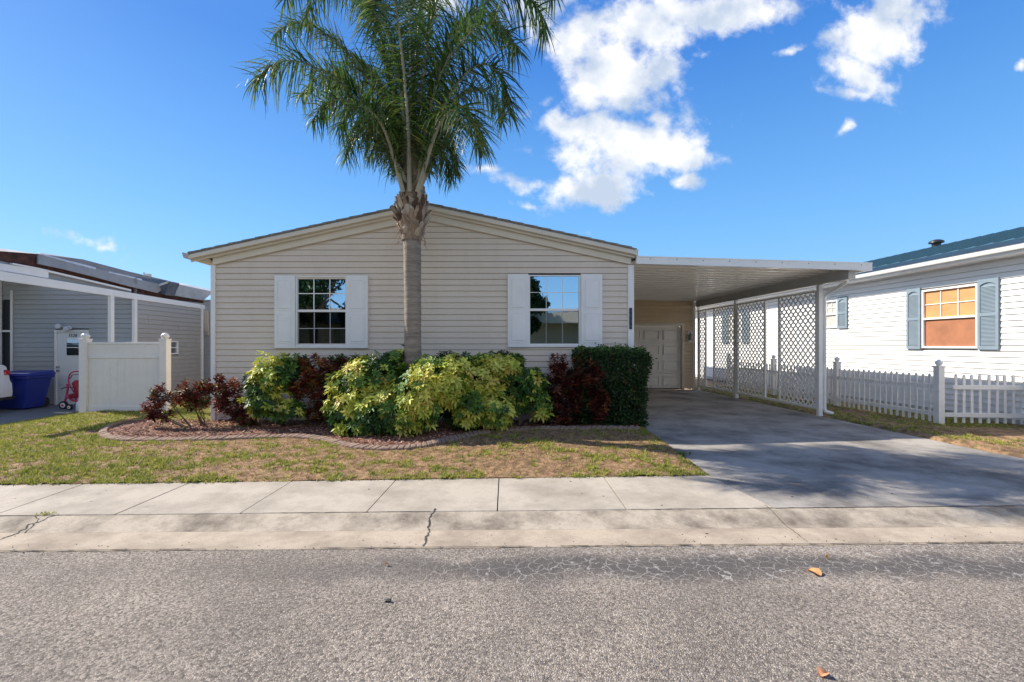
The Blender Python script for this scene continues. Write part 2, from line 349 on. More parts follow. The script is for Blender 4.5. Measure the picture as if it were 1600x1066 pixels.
def asphalt():
    m = bpy.data.materials.new('asphalt'); m.use_nodes = True
    nt = m.node_tree; n = nt.nodes; l = nt.links; b = n['Principled BSDF']; b.inputs['Roughness'].default_value = .85; b.inputs['Specular IOR Level'].default_value = .25
    g = n.new('ShaderNodeNewGeometry'); pos = g.outputs['Position']
    def tex(t, s, **k):
        q = n.new(t); q.inputs['Scale'].default_value = s; l.new(pos, q.inputs['Vector'])
        for a, v in k.items():
            if a in q.inputs: q.inputs[a].default_value = v
            else: setattr(q, a, v)
        return q
    def rng(v, a, b_, c=0., d=1.):
        k = n.new('ShaderNodeMapRange'); l.new(v, k.inputs[0]); k.inputs[1].default_value = a; k.inputs[2].default_value = b_; k.inputs[3].default_value = c; k.inputs[4].default_value = d; return k.outputs[0]
    def mth(op, a, b_):
        k = n.new('ShaderNodeMath'); k.operation = op
        for i, q in enumerate((a, b_)):
            if isinstance(q, (int, float)): k.inputs[i].default_value = q
            else: l.new(q, k.inputs[i])
        return k.outputs[0]
    def mixc(f, a, b_):
        k = n.new('ShaderNodeMix'); k.data_type = 'RGBA'; l.new(f, k.inputs[0])
        for i, q in ((6, a), (7, b_)):
            if isinstance(q, tuple): k.inputs[i].default_value = q+(1,)
            else: l.new(q, k.inputs[i])
        return k.outputs[2]
    st = tex('ShaderNodeTexVoronoi', 92, Randomness=1.0)          # pebbles of the aggregate
    stone = n.new('ShaderNodeValToRGB'); l.new(st.outputs['Color'], stone.inputs[0])
    e = stone.color_ramp.elements; e[0].position = .2; e[0].color = (.24,.20,.165,1); e[1].position = .8; e[1].color = (.50,.43,.355,1)
    de = tex('ShaderNodeTexVoronoi', 92, feature='DISTANCE_TO_EDGE')
    patch = tex('ShaderNodeTexNoise', 1.1, Detail=6., Roughness=.62)
    fine = tex('ShaderNodeTexNoise', 62, Detail=3., Roughness=.6)
    # worn top: how much dark binder shows between the stones
    sep = n.new('ShaderNodeSeparateXYZ'); l.new(pos, sep.inputs[0])
    yy = mth('ADD', sep.outputs[1], mth('MULTIPLY', sep.outputs[0], -0.012))
    wob = mth('MULTIPLY', rng(tex('ShaderNodeTexNoise', 2.2, Detail=5.).outputs['Fac'], .3, .7, -1, 1), .09)
    yy = mth('ADD', yy, wob)
    b1 = mth('MULTIPLY', rng(yy, 2.72, 2.88), rng(yy, 3.12, 3.0))                       # the darker strip by the gutter
    bx = rng(sep.outputs[0], -1.6, .2)
    band = mth('MULTIPLY', b1, mth('ADD', mth('MULTIPLY', bx, .8), .12))
    dk = mth('ADD', rng(patch.outputs['Fac'], .40, .66, 0, .55), band)
    thr = mth('ADD', .05, mth('MULTIPLY', dk, .34))
    gap = n.new('ShaderNodeMapRange'); l.new(de.outputs['Distance'], gap.inputs[0]); gap.inputs[1].default_value = 0
    l.new(thr, gap.inputs[2]); gap.inputs[3].default_value = 1; gap.inputs[4].default_value = 0
    c = mixc(mth('MULTIPLY', gap.outputs[0], .8), stone.outputs[0], (.09,.078,.068))
    c = mixc(rng(fine.outputs['Fac'], .53, .60, 0, .72), c, (.075,.065,.06))
    big = tex('ShaderNodeTexNoise', .45, Detail=5., Roughness=.7)
    c = mixc(rng(big.outputs['Fac'], .42, .62, 0, .30), c, (.11,.098,.088))
    c = mixc(mth('MULTIPLY', band, .78), c, (.085,.08,.08))
    # pale sand-filled crack network inside the strip
    cv_ = n.new('ShaderNodeTexVoronoi'); cv_.feature = 'DISTANCE_TO_EDGE'; cv_.inputs['Scale'].default_value = 13
    dsv = n.new('ShaderNodeVectorMath'); dsv.operation = 'MULTIPLY_ADD'; nn = tex('ShaderNodeTexNoise', 12, Detail=4.)
    l.new(nn.outputs['Color'], dsv.inputs[0]); dsv.inputs[1].default_value = (.13,.13,0); l.new(pos, dsv.inputs[2]); l.new(dsv.outputs[0], cv_.inputs['Vector'])
    crk = mth('MULTIPLY', rng(cv_.outputs['Distance'], .005, .045, 1, 0), mth('MULTIPLY', mth('MULTIPLY', rng(yy, 2.6, 2.8), bx), rng(nn.outputs['Fac'], .35, .6, .25, .75)))
    c = mixc(crk, c, (.50,.47,.43))
    l.new(c, b.inputs['Base Color'])
    hgt = mth('ADD', mth('MULTIPLY', rng(de.outputs['Distance'], 0, .3), 1.0), mth('MULTIPLY', fine.outputs['Fac'], 1.2))
    bp = n.new('ShaderNodeBump'); bp.inputs['Strength'].default_value = .8; bp.inputs['Distance'].default_value = .004
    l.new(hgt, bp.inputs['Height']); l.new(bp.outputs[0], b.inputs['Normal'])
    return m
M_asph = asphalt()

def glass(name, refl, base=(.01,.012,.014)):
    m = bpy.data.materials.new(name); m.use_nodes = True
    nt = m.node_tree; n = nt.nodes; l = nt.links; n.remove(n['Principled BSDF']); out = n['Material Output']
    gl = n.new('ShaderNodeBsdfGlossy'); gl.inputs['Roughness'].default_value = .012; gl.inputs[0].default_value = (.85,.95,1,1)
    tr = n.new('ShaderNodeBsdfTransparent'); tr.inputs[0].default_value = (.55,.58,.6,1)
    g = n.new('ShaderNodeNewGeometry'); nz = n.new('ShaderNodeTexNoise'); nz.inputs['Scale'].default_value = 2.2; l.new(g.outputs['Position'], nz.inputs['Vector'])
    bp = n.new('ShaderNodeBump'); bp.inputs['Strength'].default_value = .05; bp.inputs['Distance'].default_value = .02; l.new(nz.outputs['Fac'], bp.inputs['Height']); l.new(bp.outputs[0], gl.inputs['Normal'])
    mx = n.new('ShaderNodeMixShader'); mx.inputs[0].default_value = refl
    l.new(tr.outputs[0], mx.inputs[1]); l.new(gl.outputs[0], mx.inputs[2]); l.new(mx.outputs[0], out.inputs[0])
    return m
M_glass = glass('window_glass', .62); M_glass2 = glass('screened_glass', .34); M_glass3 = glass('dark_screened_glass', .07); M_carglass = glass('car_glass', .3)

# ---------------------------------------------------------------- setting: ground, road, kerb, sidewalk, driveway
b = MB(); b.quad((-400,-400,-.30),(400,-400,-.30),(400,400,-.30),(-400,400,-.30))
tag(b.build('ground', mat('far_ground', (.16,.15,.07), .95, .3, .6)), kind='structure')

def line(p, q, z):
    a, c = G(*p, z), G(*q, z); k = (c.y-a.y)/(c.x-a.x)
    return lambda x: a.y+k*(x-a.x)
LA = line((0,758), (1110,743), 0); LB = line((0,806), (1600,790), 0)
LC = line((0,833), (1600,823), -.042); LD = line((0,862), (1600,848), -.030)
XS = [-30, -12] + [x*.5 for x in range(-18, 19)] + [12, 30]
def strip(name, rows, m, kind='structure', th=0.0):
    b = MB(); n = len(rows); 
    for x in XS:
        for (f, z) in rows: b.v.append((x, f(x), z))
    for i in range(len(XS)-1):
        for k in range(n-1):
            a = i*n+k; b.f.append((a, a+n, a+n+1, a+1)); b.m.append(0)
    o = b.build(name, m, smooth=True); tag(o, kind=kind); return o
strip('road', [(lambda x: -4.5, -.03), (lambda x: 1., -.02), (lambda x: LD(x)-.004, -.034)], M_asph)
# kerb: a low rolled gutter cut at its joints
JK = [(-4.9, -4.86), None]
def wig(p0, p1, n, amp, seed):
    r = random.Random(seed); p0 = Vector(p0); p1 = Vector(p1); d = (p1-p0); s = Vector((-d.y, d.x, 0)).normalized(); out = []
    off = 0
    for i in range(n+1):
        t = i/n; off += r.uniform(-amp, amp); e = math.sin(PI*t)
        out.append(p0+d*t+s*off*e)
    return out
b = MB()
prof = [(0, 0), (.15, -.002), (.45, -.020), (.8, -.039), (1, -.042)]
rows = []
for t, z in prof: rows.append((lambda x, t=t: (LB(x)-.012)*(1-t)+LC(x)*t, z))
strip('gutter', rows, M_kerbd)
strip('kerb', [(lambda x: LC(x)-.001, -.042), (lambda x: (LC(x)+LD(x))/2, -.037), (lambda x: LD(x)+.02, -.031), (lambda x: LD(x)+.006, -.036), (lambda x: LD(x)+.006, -.1)], M_kerb)
strip('joint_base', [(lambda x: LA(x)+.3, -.034), (lambda x: LD(x)-.03, -.085)], M_crack)
# sidewalk slabs with real joints
SJ = [((115,762),(0,802)), ((282,761),(175,806)), ((450,756),(375,802)), ((616,754),(572,801)), ((780,752),(777,799)), ((947,750),(979,796)), ((1108,743),(1212,795))]
def jx(j):
    a, c = G(*j[0]), G(*j[1]); return a, c
b = MB()
js = [(Vector((-12, LA(-12), 0)), Vector((-12, LB(-12), 0)))]
for k in range(3): 
    x = -8.3+k*1.1; js.append((Vector((x, LA(x), 0)), Vector((x+.3, LB(x+.3), 0))))
for j in SJ: js.append(jx(j))
for i in range(len(js)-1):
    (a, c), (d, e) = js[i], js[i+1]
    a2 = Vector((a.x+.005, LA(a.x), 0)); c2 = Vector((c.x+.005, LB(c.x), 0)); d2 = Vector((d.x-.005, LA(d.x), 0)); e2 = Vector((e.x-.005, LB(e.x), 0))
    t = random.uniform(-.002, .003)
    # subdivide the front edge so that it is slightly chipped
    n = 14; fr = [c2.lerp(e2, k/n) for k in range(n+1)]; bk = [a2.lerp(d2, k/n) for k in range(n+1)]
    for k in range(n+1): fr[k] = fr[k]+Vector((0, random.uniform(-.002, .006), 0))
    ch = .006
    for k in range(n):
        f0, f1, b0, b1 = fr[k], fr[k+1], bk[k], bk[k+1]
        up = Vector((0, 0, t))
        b.quad(f0+up+Vector((0, ch, 0)), f1+up+Vector((0, ch, 0)), b1+up, b0+up)
        b.quad(f0+Vector((0,0,t-ch)), f1+Vector((0,0,t-ch)), f1+up+Vector((0, ch, 0)), f0+up+Vector((0, ch, 0)))
        b.quad(f0+Vector((0,0,-.06)), f1+Vector((0,0,-.06)), f1+Vector((0,0,t-ch)), f0+Vector((0,0,t-ch)))
        b.quad(b0+Vector((0,0,-.06)), b1+Vector((0,0,-.06)), b1+up, b0+up)
    for (p, q) in ((a2, c2), (d2, e2)): b.quad(p+Vector((0,0,-.06)), q+Vector((0,0,-.06)), q+Vector((0,0,t)), p+Vector((0,0,t)))
tag(b.build('sidewalk', M_walk), kind='structure')
# driveway
b = MB()
ja, jb = jx(SJ[-1])
def drl(y): return 2.39+(y-4.9)*.080                                  # left edge
YG = 14.42
ys = [4.95, 6.35, 8.75, 11.6, YG]
def dslab(p, z=0.0):
    g = .004
    b.quad(*[Vector((q[0], q[1], z)) for q in p])
bx0 = Vector((ja.x+.008, LA(ja.x), 0)); bx1 = Vector((jb.x+.008, LB(jb.x), 0))
XR = 6.55
dslab([(bx1.x, bx1.y), (9.5, LB(9.5)), (9.5, LA(9.5)+.1), (XR+.6, LA(7.1)+.25), (XR, 6.0), (XR, 6.345), (drl(6.345), 6.345), (bx0.x, bx0.y+.02)][:4]) if False else None
n = len(b.v)
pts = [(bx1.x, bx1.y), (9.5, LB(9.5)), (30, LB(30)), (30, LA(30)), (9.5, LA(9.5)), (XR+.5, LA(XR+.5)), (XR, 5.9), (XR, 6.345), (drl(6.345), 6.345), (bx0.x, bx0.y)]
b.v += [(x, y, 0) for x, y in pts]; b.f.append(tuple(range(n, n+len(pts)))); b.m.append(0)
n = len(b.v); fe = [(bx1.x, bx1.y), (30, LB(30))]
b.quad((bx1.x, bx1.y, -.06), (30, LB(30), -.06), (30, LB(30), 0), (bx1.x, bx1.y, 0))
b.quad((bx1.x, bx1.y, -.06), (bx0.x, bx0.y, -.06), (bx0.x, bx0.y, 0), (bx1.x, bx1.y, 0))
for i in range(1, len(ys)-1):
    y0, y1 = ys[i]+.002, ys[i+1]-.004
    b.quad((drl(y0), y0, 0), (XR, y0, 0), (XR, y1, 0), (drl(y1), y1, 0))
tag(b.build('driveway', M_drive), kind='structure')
b = MB(); b.quad((2.2,5.0,-.012),(XR+.02,5.0,-.012),(XR+.02,YG,-.012),(2.2,YG,-.012))
tag(b.build('driveway_joint_base', M_crack), kind='structure')
b = MB(); b.quad((-30,7.0,-.01),(-8.45,7.9,-.01),(-8.72,10.1,-.01),(-8.5,10.8,-.01)); b.f[-1] = b.f[-1]; b.quad((-30,7.0,-.01),(-8.5,10.8,-.01),(-8.5,14,-.01),(-30,14,-.01))
b.v = []; b.f = []; b.m = []
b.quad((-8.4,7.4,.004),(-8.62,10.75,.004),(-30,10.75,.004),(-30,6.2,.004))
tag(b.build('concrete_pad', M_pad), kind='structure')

b = MB()
for (xa, xb, ya, yb) in ((-7.4, 2.3, 4.9, 30), (6.6, 40, 4.9, 30), (2.3, 6.6, 14.5, 30)): b.quad((xa,ya,-.03),(xb,ya,-.03),(xb,yb,-.03),(xa,yb,-.03))
tag(b.build('soil', mat('soil', (.24,.165,.10), .95, .3, 6, .6, 60)), kind='structure')
# cracks (ribbons of dirt lying in the surface)
def ribbon(b, pts, w, z):
    for i in range(len(pts)-1):
        a, c = pts[i], pts[i+1]; d = (c-a); d.z = 0
        if d.length < 1e-6: continue
        s = Vector((-d.y, d.x, 0)).normalized(); w0 = w*random.uniform(.5, 1.3)
        b.quad(a-s*w0+Vector((0,0,z)), c-s*w0+Vector((0,0,z)), c+s*w0+Vector((0,0,z)), a+s*w0+Vector((0,0,z)))
def kz(p):                                                            # height of the gutter at a point
    lb, lc, ld = LB(p.x), LC(p.x), LD(p.x)
    if p.y > lc:
        t = (lb-p.y)/(lb-lc)
        for (t0, z0), (t1, z1) in zip(prof, prof[1:]):
            if t <= t1: return z0+(z1-z0)*(t-t0)/(t1-t0)
    return -.042+(.011)*(lc-p.y)/(lc-ld)
b = MB()
for (p0, p1, w, sd, amp) in (((680,801),(661,858),.007,3,.016), ((92,810),(0,846),.006,4,.02), ((55,812),(38,835),.004,5,.012), ((1195,795),(1262,851),.003,6,.004)):
    pts = wig(G(*p0, -.03), G(*p1, -.05), 34, amp, sd)
    for q in pts: q.z = kz(q)
    ribbon(b, pts, w, .003)
for (xa, xb, f, off, w) in ((-6,-3.3,LB,-.006,.008),(-3.1,-2.3,LB,-.008,.005),(-1.9,-.5,LB,-.006,.009),(1.2,4.6,LB,-.006,.009),(-6,-2.0,LD,.008,.007),(-1.2,.3,LD,.008,.006),(.5,5,LD,.008,.007)):
    n_ = int((xb-xa)/.05); pp_ = [Vector((xa+(xb-xa)*i/n_, f(xa+(xb-xa)*i/n_)+off+random.uniform(-.004,.004), 0)) for i in range(n_+1)]
    for q in pp_: q.z = kz(q) if f is LD else -.001
    ribbon(b, pp_, w*.7, .004)
for _ in range(170):
    x = random.uniform(-4.8, 5); y = LD(x)+abs(random.gauss(0, .10))-.05; p = Vector((x, y, 0)); p.z = kz(p) if y > LD(x) else -.032
    r = random.uniform(.0012, .0032); b.obox(p+Vector((0,0,.002)), (r,0,0), (0,r*.8,0), (0,0,.002))
for _ in range(24):                                                   # pits and small chips
    x = random.uniform(-4.5, 4.5); y = random.uniform(LD(x)+.03, LA(x)-.05); p = Vector((x, y, 0))
    p.z = kz(p) if y < LB(x)-.02 else 0
    if abs(y-LB(x)) < .03: continue
    r = random.uniform(.003, .009); b.obox(p+Vector((0,0,.0015)), (r,0,0), (0,r*.6,0), (0,0,.0015))
tag(b.build('pavement_cracks', M_crack), kind='structure')
b = MB(); x0 = 7.35
b.quad((x0+.35,7.58,.01),(12,7.45,.01),(12,6.5,.01),(8.0,6.62,.01))
tag(b.build('side_path', M_weed), kind='structure')
b = MB(); b.quad((-400,-4.5,-.02),(400,-4.5,-.02),(400,-40,-.02),(-400,-40,-.02))
tag(b.build('far_lawn', mat('far_lawn_green', (.11,.14,.04), .95, .3, 3)), kind='structure')

# ---------------------------------------------------------------- planting bed outline
BED = [G(*p) for p in ((228,661),(196,664),(172,670),(160,679),(166,688),(190,692),(240,692.5),(300,692.5),(360,690),(420,688.5),(465,687.5),(500,691),(530,699),(565,705),(615,707),(660,702),(700,693),(745,683),(790,677),(840,674.5),(900,674),(950,674),(1000,675))]
def catmull(pts, n):
    out = []
    for i in range(len(pts)-1):
        p0 = pts[max(i-1,0)]; p1 = pts[i]; p2 = pts[i+1]; p3 = pts[min(i+2, len(pts)-1)]
        for k in range(n):
            t = k/n
            out.append(.5*((2*p1)+(-p0+p2)*t+(2*p0-5*p1+4*p2-p3)*t*t+(-p0+3*p1-3*p2+p3)*t*t*t))
    out.append(pts[-1]); return out
BC = catmull(BED, 8)
bedpoly = [(p.x, p.y) for p in BC]+[(2.75, 8.3), (-5.05, 8.3), (-5.4, 8.35)]
def inpoly(x, y, poly):
    c = False; n = len(poly); j = n-1
    for i in range(n):
        xi, yi = poly[i]; xj, yj = poly[j]
        if (yi > y) != (yj > y) and x < (xj-xi)*(y-yi)/(yj-yi)+xi: c = not c
        j = i
    return c
MOUND = [G(*p) for p in ((-60,700),(30,681),(132,688),(118,697),(60,708),(20,716),(-60,735))]
mpoly = [(p.x, p.y) for p in MOUND]
def nzf(x, y, s, o=0): return noise.noise(Vector((x*s+o, y*s-o, o*.7)))
def greenness(x, y):
    g = .40*nzf(x, y, .9, 3)+.6*nzf(x, y, 3.3, 9)+.7*nzf(x, y, 9, 1)+.4*nzf(x, y, 22, 4)-.14
    if x < 3:
        d = y-LA(x); g += .30*math.exp(-max(d, 0)/.22)                  # greener beside the walk
        g += .26*max(0, min(1, (-3.2-x)/2.5)) - .16*max(0, min(1, (x+3.0)/2.0))
        if y > 7.3: g += .15
        if x > .6 and y < 5.7: g += .22
    else:
        g += .5*max(0, min(1, (y-7.0)/.8))-.25
    return g
def lawn_z(x, y):
    z = .006+.012*nzf(x, y, 1.5, 5)+.010*nzf(x, y, 6, 2)+.006*nzf(x, y, 17, 4)
    d = y-LA(x) if x < 3 else .5
    z += .03*max(0, min(1, d/.5))
    if x < 3: z -= .05*max(0, 1-(drl(y)-x)/.10)
    else: z = z*min(1, max(0, (x-6.50)/.16))-.03*max(0, 1-(x-6.56)/.12)
    a = max(0, min(1, (-7.9-x)/1.7)); c = max(0, min(1, (y-6.6)/1.8)); z -= .20*a*a*(3-2*a)*c*c*(3-2*c)
    return z
def lawn(name, x0, x1, y0f, y1, step, clip):
    V = []; idx = {}; F = []; cols = []
    nx = int((x1-x0)/step); ny = int((y1-4.3)/step)
    for i in range(nx+1):
        x = x0+i*step; ya = y0f(x)
        for j in range(ny+1):
            y = ya+(y1-ya)*j/ny
            V.append((x, y, lawn_z(x, y)))
            g = greenness(x, y)+.25*nzf(x, y, 25, 6); t = max(0, min(1, (g+.05)/.35)); s = .62+1.0*(nzf(x, y, 19, 8)+.3)
            a = Vector((.27,.17,.095)); c = Vector((.15,.15,.045)); cc = (a*(1-t)+c*t)*max(.45, min(1.25, s)); cols.append(tuple(cc))
    for i in range(nx):
        for j in range(ny):
            a = i*(ny+1)+j; cx = x0+(i+.5)*step; cy = V[a][1]
            if clip(cx, cy): F.append((a, a+ny+1, a+ny+2, a+1))
    return npmesh(name, np.array(V), np.array(F), np.array(cols), M_attr, smooth=True)
def clipL(x, y): return x < drl(y)+.0 and not (x < -8.55 and y > 7.0+(x+8.5)*0 and y < 10.75 and y > 7.45)
tag(lawn('lawn', -14, 2.72, lambda x: LA(x)+.004, 15.6, .045, lambda x, y: x < drl(y) and not (x < -9.66-.06*(y-8.9) and 8.3 < y < 12.3)), kind='structure')
def y0r(x): return LA(x)+.03
tag(lawn('side_lawn', 6.56, 9.3, y0r, 15.5, .06, lambda x, y: (y > 5.6+.0*x or x > 6.55+(6.0-y)*.6)), kind='structure')
# grass blades: dead straw and green tufts, thick enough to break up the ground
def blades(name, N, region, sizes, straw_bias=0):
    rng = np.random.default_rng(11)
    V = []; Cc = []
    cnt = 0; tries = 0
    (x0, x1, y0, y1) = region
    while cnt < N and tries < N*8:
        tries += 1
        x = random.uniform(x0, x1); y = random.uniform(y0, y1)
        if random.random() > min(1, (6.0/max(y, 4.0))**1.5): continue
        if x < 3:
            if y < LA(x)-.02 or x > drl(y)+.015 or inpoly(x, y, bedpoly): continue
            if x < -9.60 and 8.2 < y and random.random() < .98: continue
            if x > -5.1 and y > 8.25: continue
        else:
            if x < XR-.02: continue
            if y < 5.9 and x < XR+(5.95-y)*.6: continue
            if x > 7.7 and 6.6 < y < 7.55: continue
        g = greenness(x, y)+.15*random.random()
        green = g > .10
        if not green and random.random() < .35: continue
        n = random.randint(3, 6) if green else random.randint(2, 4)
        hh = random.uniform(.012, .046) if green else random.uniform(.006, .020)
        zz = lawn_z(x, y)
        if green:
            k = random.random(); col = (.33, .34, .055) if k < .5 else ((.17, .22, .04) if k < .75 else (.52, .47, .12))
        else: 
            k = random.random(); col = (.50, .34, .18) if k < .35 else ((.30, .18, .09) if k < .82 else (.34, .33, .10))
        for _ in range(n):
            a = random.uniform(0, 2*PI); w = random.uniform(.0025, .006); r = random.uniform(.002, .018)
            bx, by = x+math.cos(a)*r, y+math.sin(a)*r; ln = random.uniform(.3, 1.3)*hh
            s = (-math.sin(a)*w, math.cos(a)*w)
            V += [(bx-s[0], by-s[1], zz-.003), (bx+s[0], by+s[1], zz-.003), (bx+math.cos(a)*ln, by+math.sin(a)*ln, zz+hh*random.uniform(.6, 1.2))]
            f = random.uniform(.75, 1.2); c2 = (col[0]*f, col[1]*f, col[2]*f); Cc += [c2]*3
            cnt += 1
    V = np.array(V); F = np.arange(len(V)).reshape(-1, 3)
    o = npmesh(name, V, F, np.array(Cc), M_grass); return o
o = blades('grass', 240000, (-9.9, 2.75, 4.5, 12.0), None); tag(o, 'short patchy green and straw grass on the front lawn', 'grass', kind='stuff')
o = blades('grass', 36000, (6.5, 9.05, 5.2, 15), None); tag(o, 'short grass beside the driveway by the picket fence', 'grass', kind='stuff')

# mulch bed, chips and concrete edging
V = []; n = len(bedpoly)
b = MB(); bc = BC
for i in range(len(bc)-1):
    p, q = bc[i], bc[i+1]
    yb = 8.32
    m = 10
    for k in range(m):
        def pt(s, t):
            e = Vector((s.x if s.x > -5.2 else -5.2+(s.x+5.2)*(1-t), yb, 0)) if s.y < 8.32 else Vector((s.x, s.y+.1, 0))
            w = s.lerp(e, t); w.z = .035+.03*math.sin(PI*min(1, t*1.5))*.6+.012*nzf(w.x, w.y, 5, 3)
            return w
        b.quad(pt(p, k/m), pt(q, k/m), pt(q, (k+1)/m), pt(p, (k+1)/m))
tag(b.build('planting_bed', mat('mulch', (.17,.085,.055), .95, .5, 14, 1.0, 45, dirt=(.07,.04,.03), dirtamt=.8)), kind='structure')
b = MB(); cnt = 0
while cnt < 9000:
    x = random.uniform(-6.2, 2.7); y = random.uniform(5.9, 8.3)
    if not inpoly(x, y, bedpoly): continue
    a = random.uniform(0, PI); L = random.uniform(.010, .034); w = random.uniform(.004, .010)
    u = Vector((math.cos(a), math.sin(a), random.uniform(-.4, .4))); s = Vector((-math.sin(a), math.cos(a), random.uniform(-.4, .4)))
    b.obox((x, y, .052+random.uniform(-.01, .016)), u*L/1.4, s*w, u.cross(s).normalized()*.003, random.choice((0,0,1,2,2))); cnt += 1
tag(b.build('mulch_chips', [mat('chip_red', (.30,.13,.085), .9, .3, 30), mat('chip_pale', (.56,.34,.25), .9, .3, 30), mat('chip_dark', (.16,.075,.05), .9, .3, 30)]), 'reddish brown wood mulch chips spread over the planting bed', 'mulch', kind='stuff')
edge = empty('bed_edging', BC[60], 'curved brown scalloped concrete edging round the mulch bed', 'garden edging')
b = MB(); acc_ = 0; step = .085; nxt = 0
pts = BC; cum = [0]
for i in range(1, len(pts)): cum.append(cum[-1]+(pts[i]-pts[i-1]).length)
def along(s):
    for i in range(1, len(pts)):
        if cum[i] >= s: t = (s-cum[i-1])/max(1e-6, cum[i]-cum[i-1]); return pts[i-1].lerp(pts[i], t), (pts[i]-pts[i-1]).normalized()
    return pts[-1], (pts[-1]-pts[-2]).normalized()
s = 0
while s < cum[-1]-.09:
    p, t = along(s+step/2); nrm = Vector((-t.y, t.x, 0)); 
    if nrm.y < 0 and s > 1.5: nrm = -nrm
    h = .085+random.uniform(-.006, .006); L = step/2-.003
    sk = t*.03                                                        # the grooves run at a slant
    c = p+Vector((0,0,0)); w = .06
    lo = c-nrm*w; hi = c+nrm*w
    b.hexa([lo-t*L-sk+Vector((0,0,-.05)), lo+t*L-sk+Vector((0,0,-.05)), hi+t*L+sk+Vector((0,0,-.05)), hi-t*L+sk+Vector((0,0,-.05)),
            lo-t*L-sk+nrm*.014+Vector((0,0,h*.72)), lo+t*L-sk+nrm*.014+Vector((0,0,h*.72)), hi+t*L+sk+Vector((0,0,h)), hi-t*L+sk+Vector((0,0,h))])
    s += step
b.build('scalloped_block', M_edge, edge, bevel=.012)

# ---------------------------------------------------------------- lap siding
def siding(name, O, U, N, z0, z1, pitch, lim, openings, m, parent, depth=.016, groove=.009):
    """courses of lapped boards; O start point on the wall line, U along it, N outward"""
    O, U, N = Vector(O), Vector(U), Vector(N); b = MB(); Z = Vector((0,0,1))
    def pt(u, z, out): return Vector((O.x+U.x*u+N.x*out, O.y+U.y*u+N.y*out, z))
    z = z0
    while z < z1-.01:
        za = z; zb = min(z+pitch, z1); zm = (za+zb)/2
        la, lb_ = lim(za), lim(min(zb, z1))
        ivs = [(la[0], la[1], lb_[0], lb_[1])]
        for (u0, u1, w0, w1) in openings:
            if not (w0 < zm < w1): continue
            new = []
            for (a0, a1, c0, c1) in ivs:
                if u1 <= a0 or u0 >= a1: new.append((a0, a1, c0, c1)); continue
                if u0 > a0: new.append((a0, u0, c0, u0))
                if u1 < a1: new.append((u1, a1, u1, c1))
            ivs = new
        for (a0, a1, c0, c1) in ivs:
            if a1-a0 < .005: continue
            zg = zb-groove; sp = random.uniform(a0, a1) if (a1-a0 > 1.2 and depth < .02) else None; depth_ = depth
            if sp and max(a0, c0)+.1 < sp < min(a1, c1)-.1:
                b.quad(pt(a0, za, depth), pt(sp+.02, za, depth), pt(sp+.02, zg, .004), pt(c0, zg, .004))
                b.quad(pt(sp, za, depth+.0022), pt(a1, za, depth+.0022), pt(c1, zg, .0075), pt(sp, zg, .0075))
                b.quad(pt(sp, za, depth-.004), pt(sp, za, depth+.0022), pt(sp, zg, .0075), pt(sp, zg, .0))
            else: b.quad(pt(a0, za, depth), pt(a1, za, depth), pt(c1, zg, .004), pt(c0, zg, .004))
            b.quad(pt(a0, za, -.008), pt(a1, za, -.008), pt(a1, za, depth), pt(a0, za, depth))
            b.quad(pt(c0, zg, .004), pt(c1, zg, .004), pt(c1, zg, -.008), pt(c0, zg, -.008))
            b.quad(pt(c0, zg, -.008), pt(c1, zg, -.008), pt(c1, zb, -.008), pt(c0, zb, -.008))
        z = zb
    me = b.build(name, m, parent)
    return me

# ---------------------------------------------------------------- main house
F = 8.27; XL, XRH = -5.03, 2.57; XC = -1.215
house = empty('beige_house', (XC, F, 0), 'single-storey beige vinyl-sided house with a low gable and two white-shuttered windows', 'house')
ZE, ZP = 2.93, 3.74
def lim(z):
    if z <= ZE: return (0, XRH-XL)
    t = (z-ZE)/(ZP-ZE); t = min(t, 1); c = XC-XL
    return (c*t, (XRH-XL)-((XRH-XL)-c)*t)
WINS = [(463, 543, 432, 541.5, 431, 576), (825.5, 907, 430, 540, 793, 940)]
ops = []
for (a, c, t, bt, s0, s1) in WINS: ops.append((PX(a, F)-XL, PX(c, F)-XL, PZ(bt, F), PZ(t, F)))
siding('front_wall', (XL, F, 0), (1,0,0), (0,-1,0), .05, ZP, .1065, lim, ops, M_siding, house)
siding('side_wall', (XRH, F, 0), (0,1,0), (1,0,0), .05, 2.95, .1065, lambda z: (0, YG-F), [], M_siding, house)
siding('side_wall', (XL, F, 0), (0,1,0), (-1,0,0), .05, 2.95, .1065, lambda z: (0, 12), [], M_siding, house)
# roof: shingled slopes, rake trim, soffit
RF = F-.16; SL = .2175
def roofz(x, base=3.965): return base-SL*abs(x-XC)
b = MB(); XO0, XO1 = XL-.36, XRH+.045
for (xa, xb) in ((XO0, XC), (XC, XO1)):
    za, zb = roofz(xa), roofz(xb)
    b.hexa([(xa,RF,za-.035),(xb,RF,zb-.035),(xb,20.5,zb-.035),(xa,20.5,za-.035),(xa,RF,za),(xb,RF,zb),(xb,20.5,zb),(xa,20.5,za)])
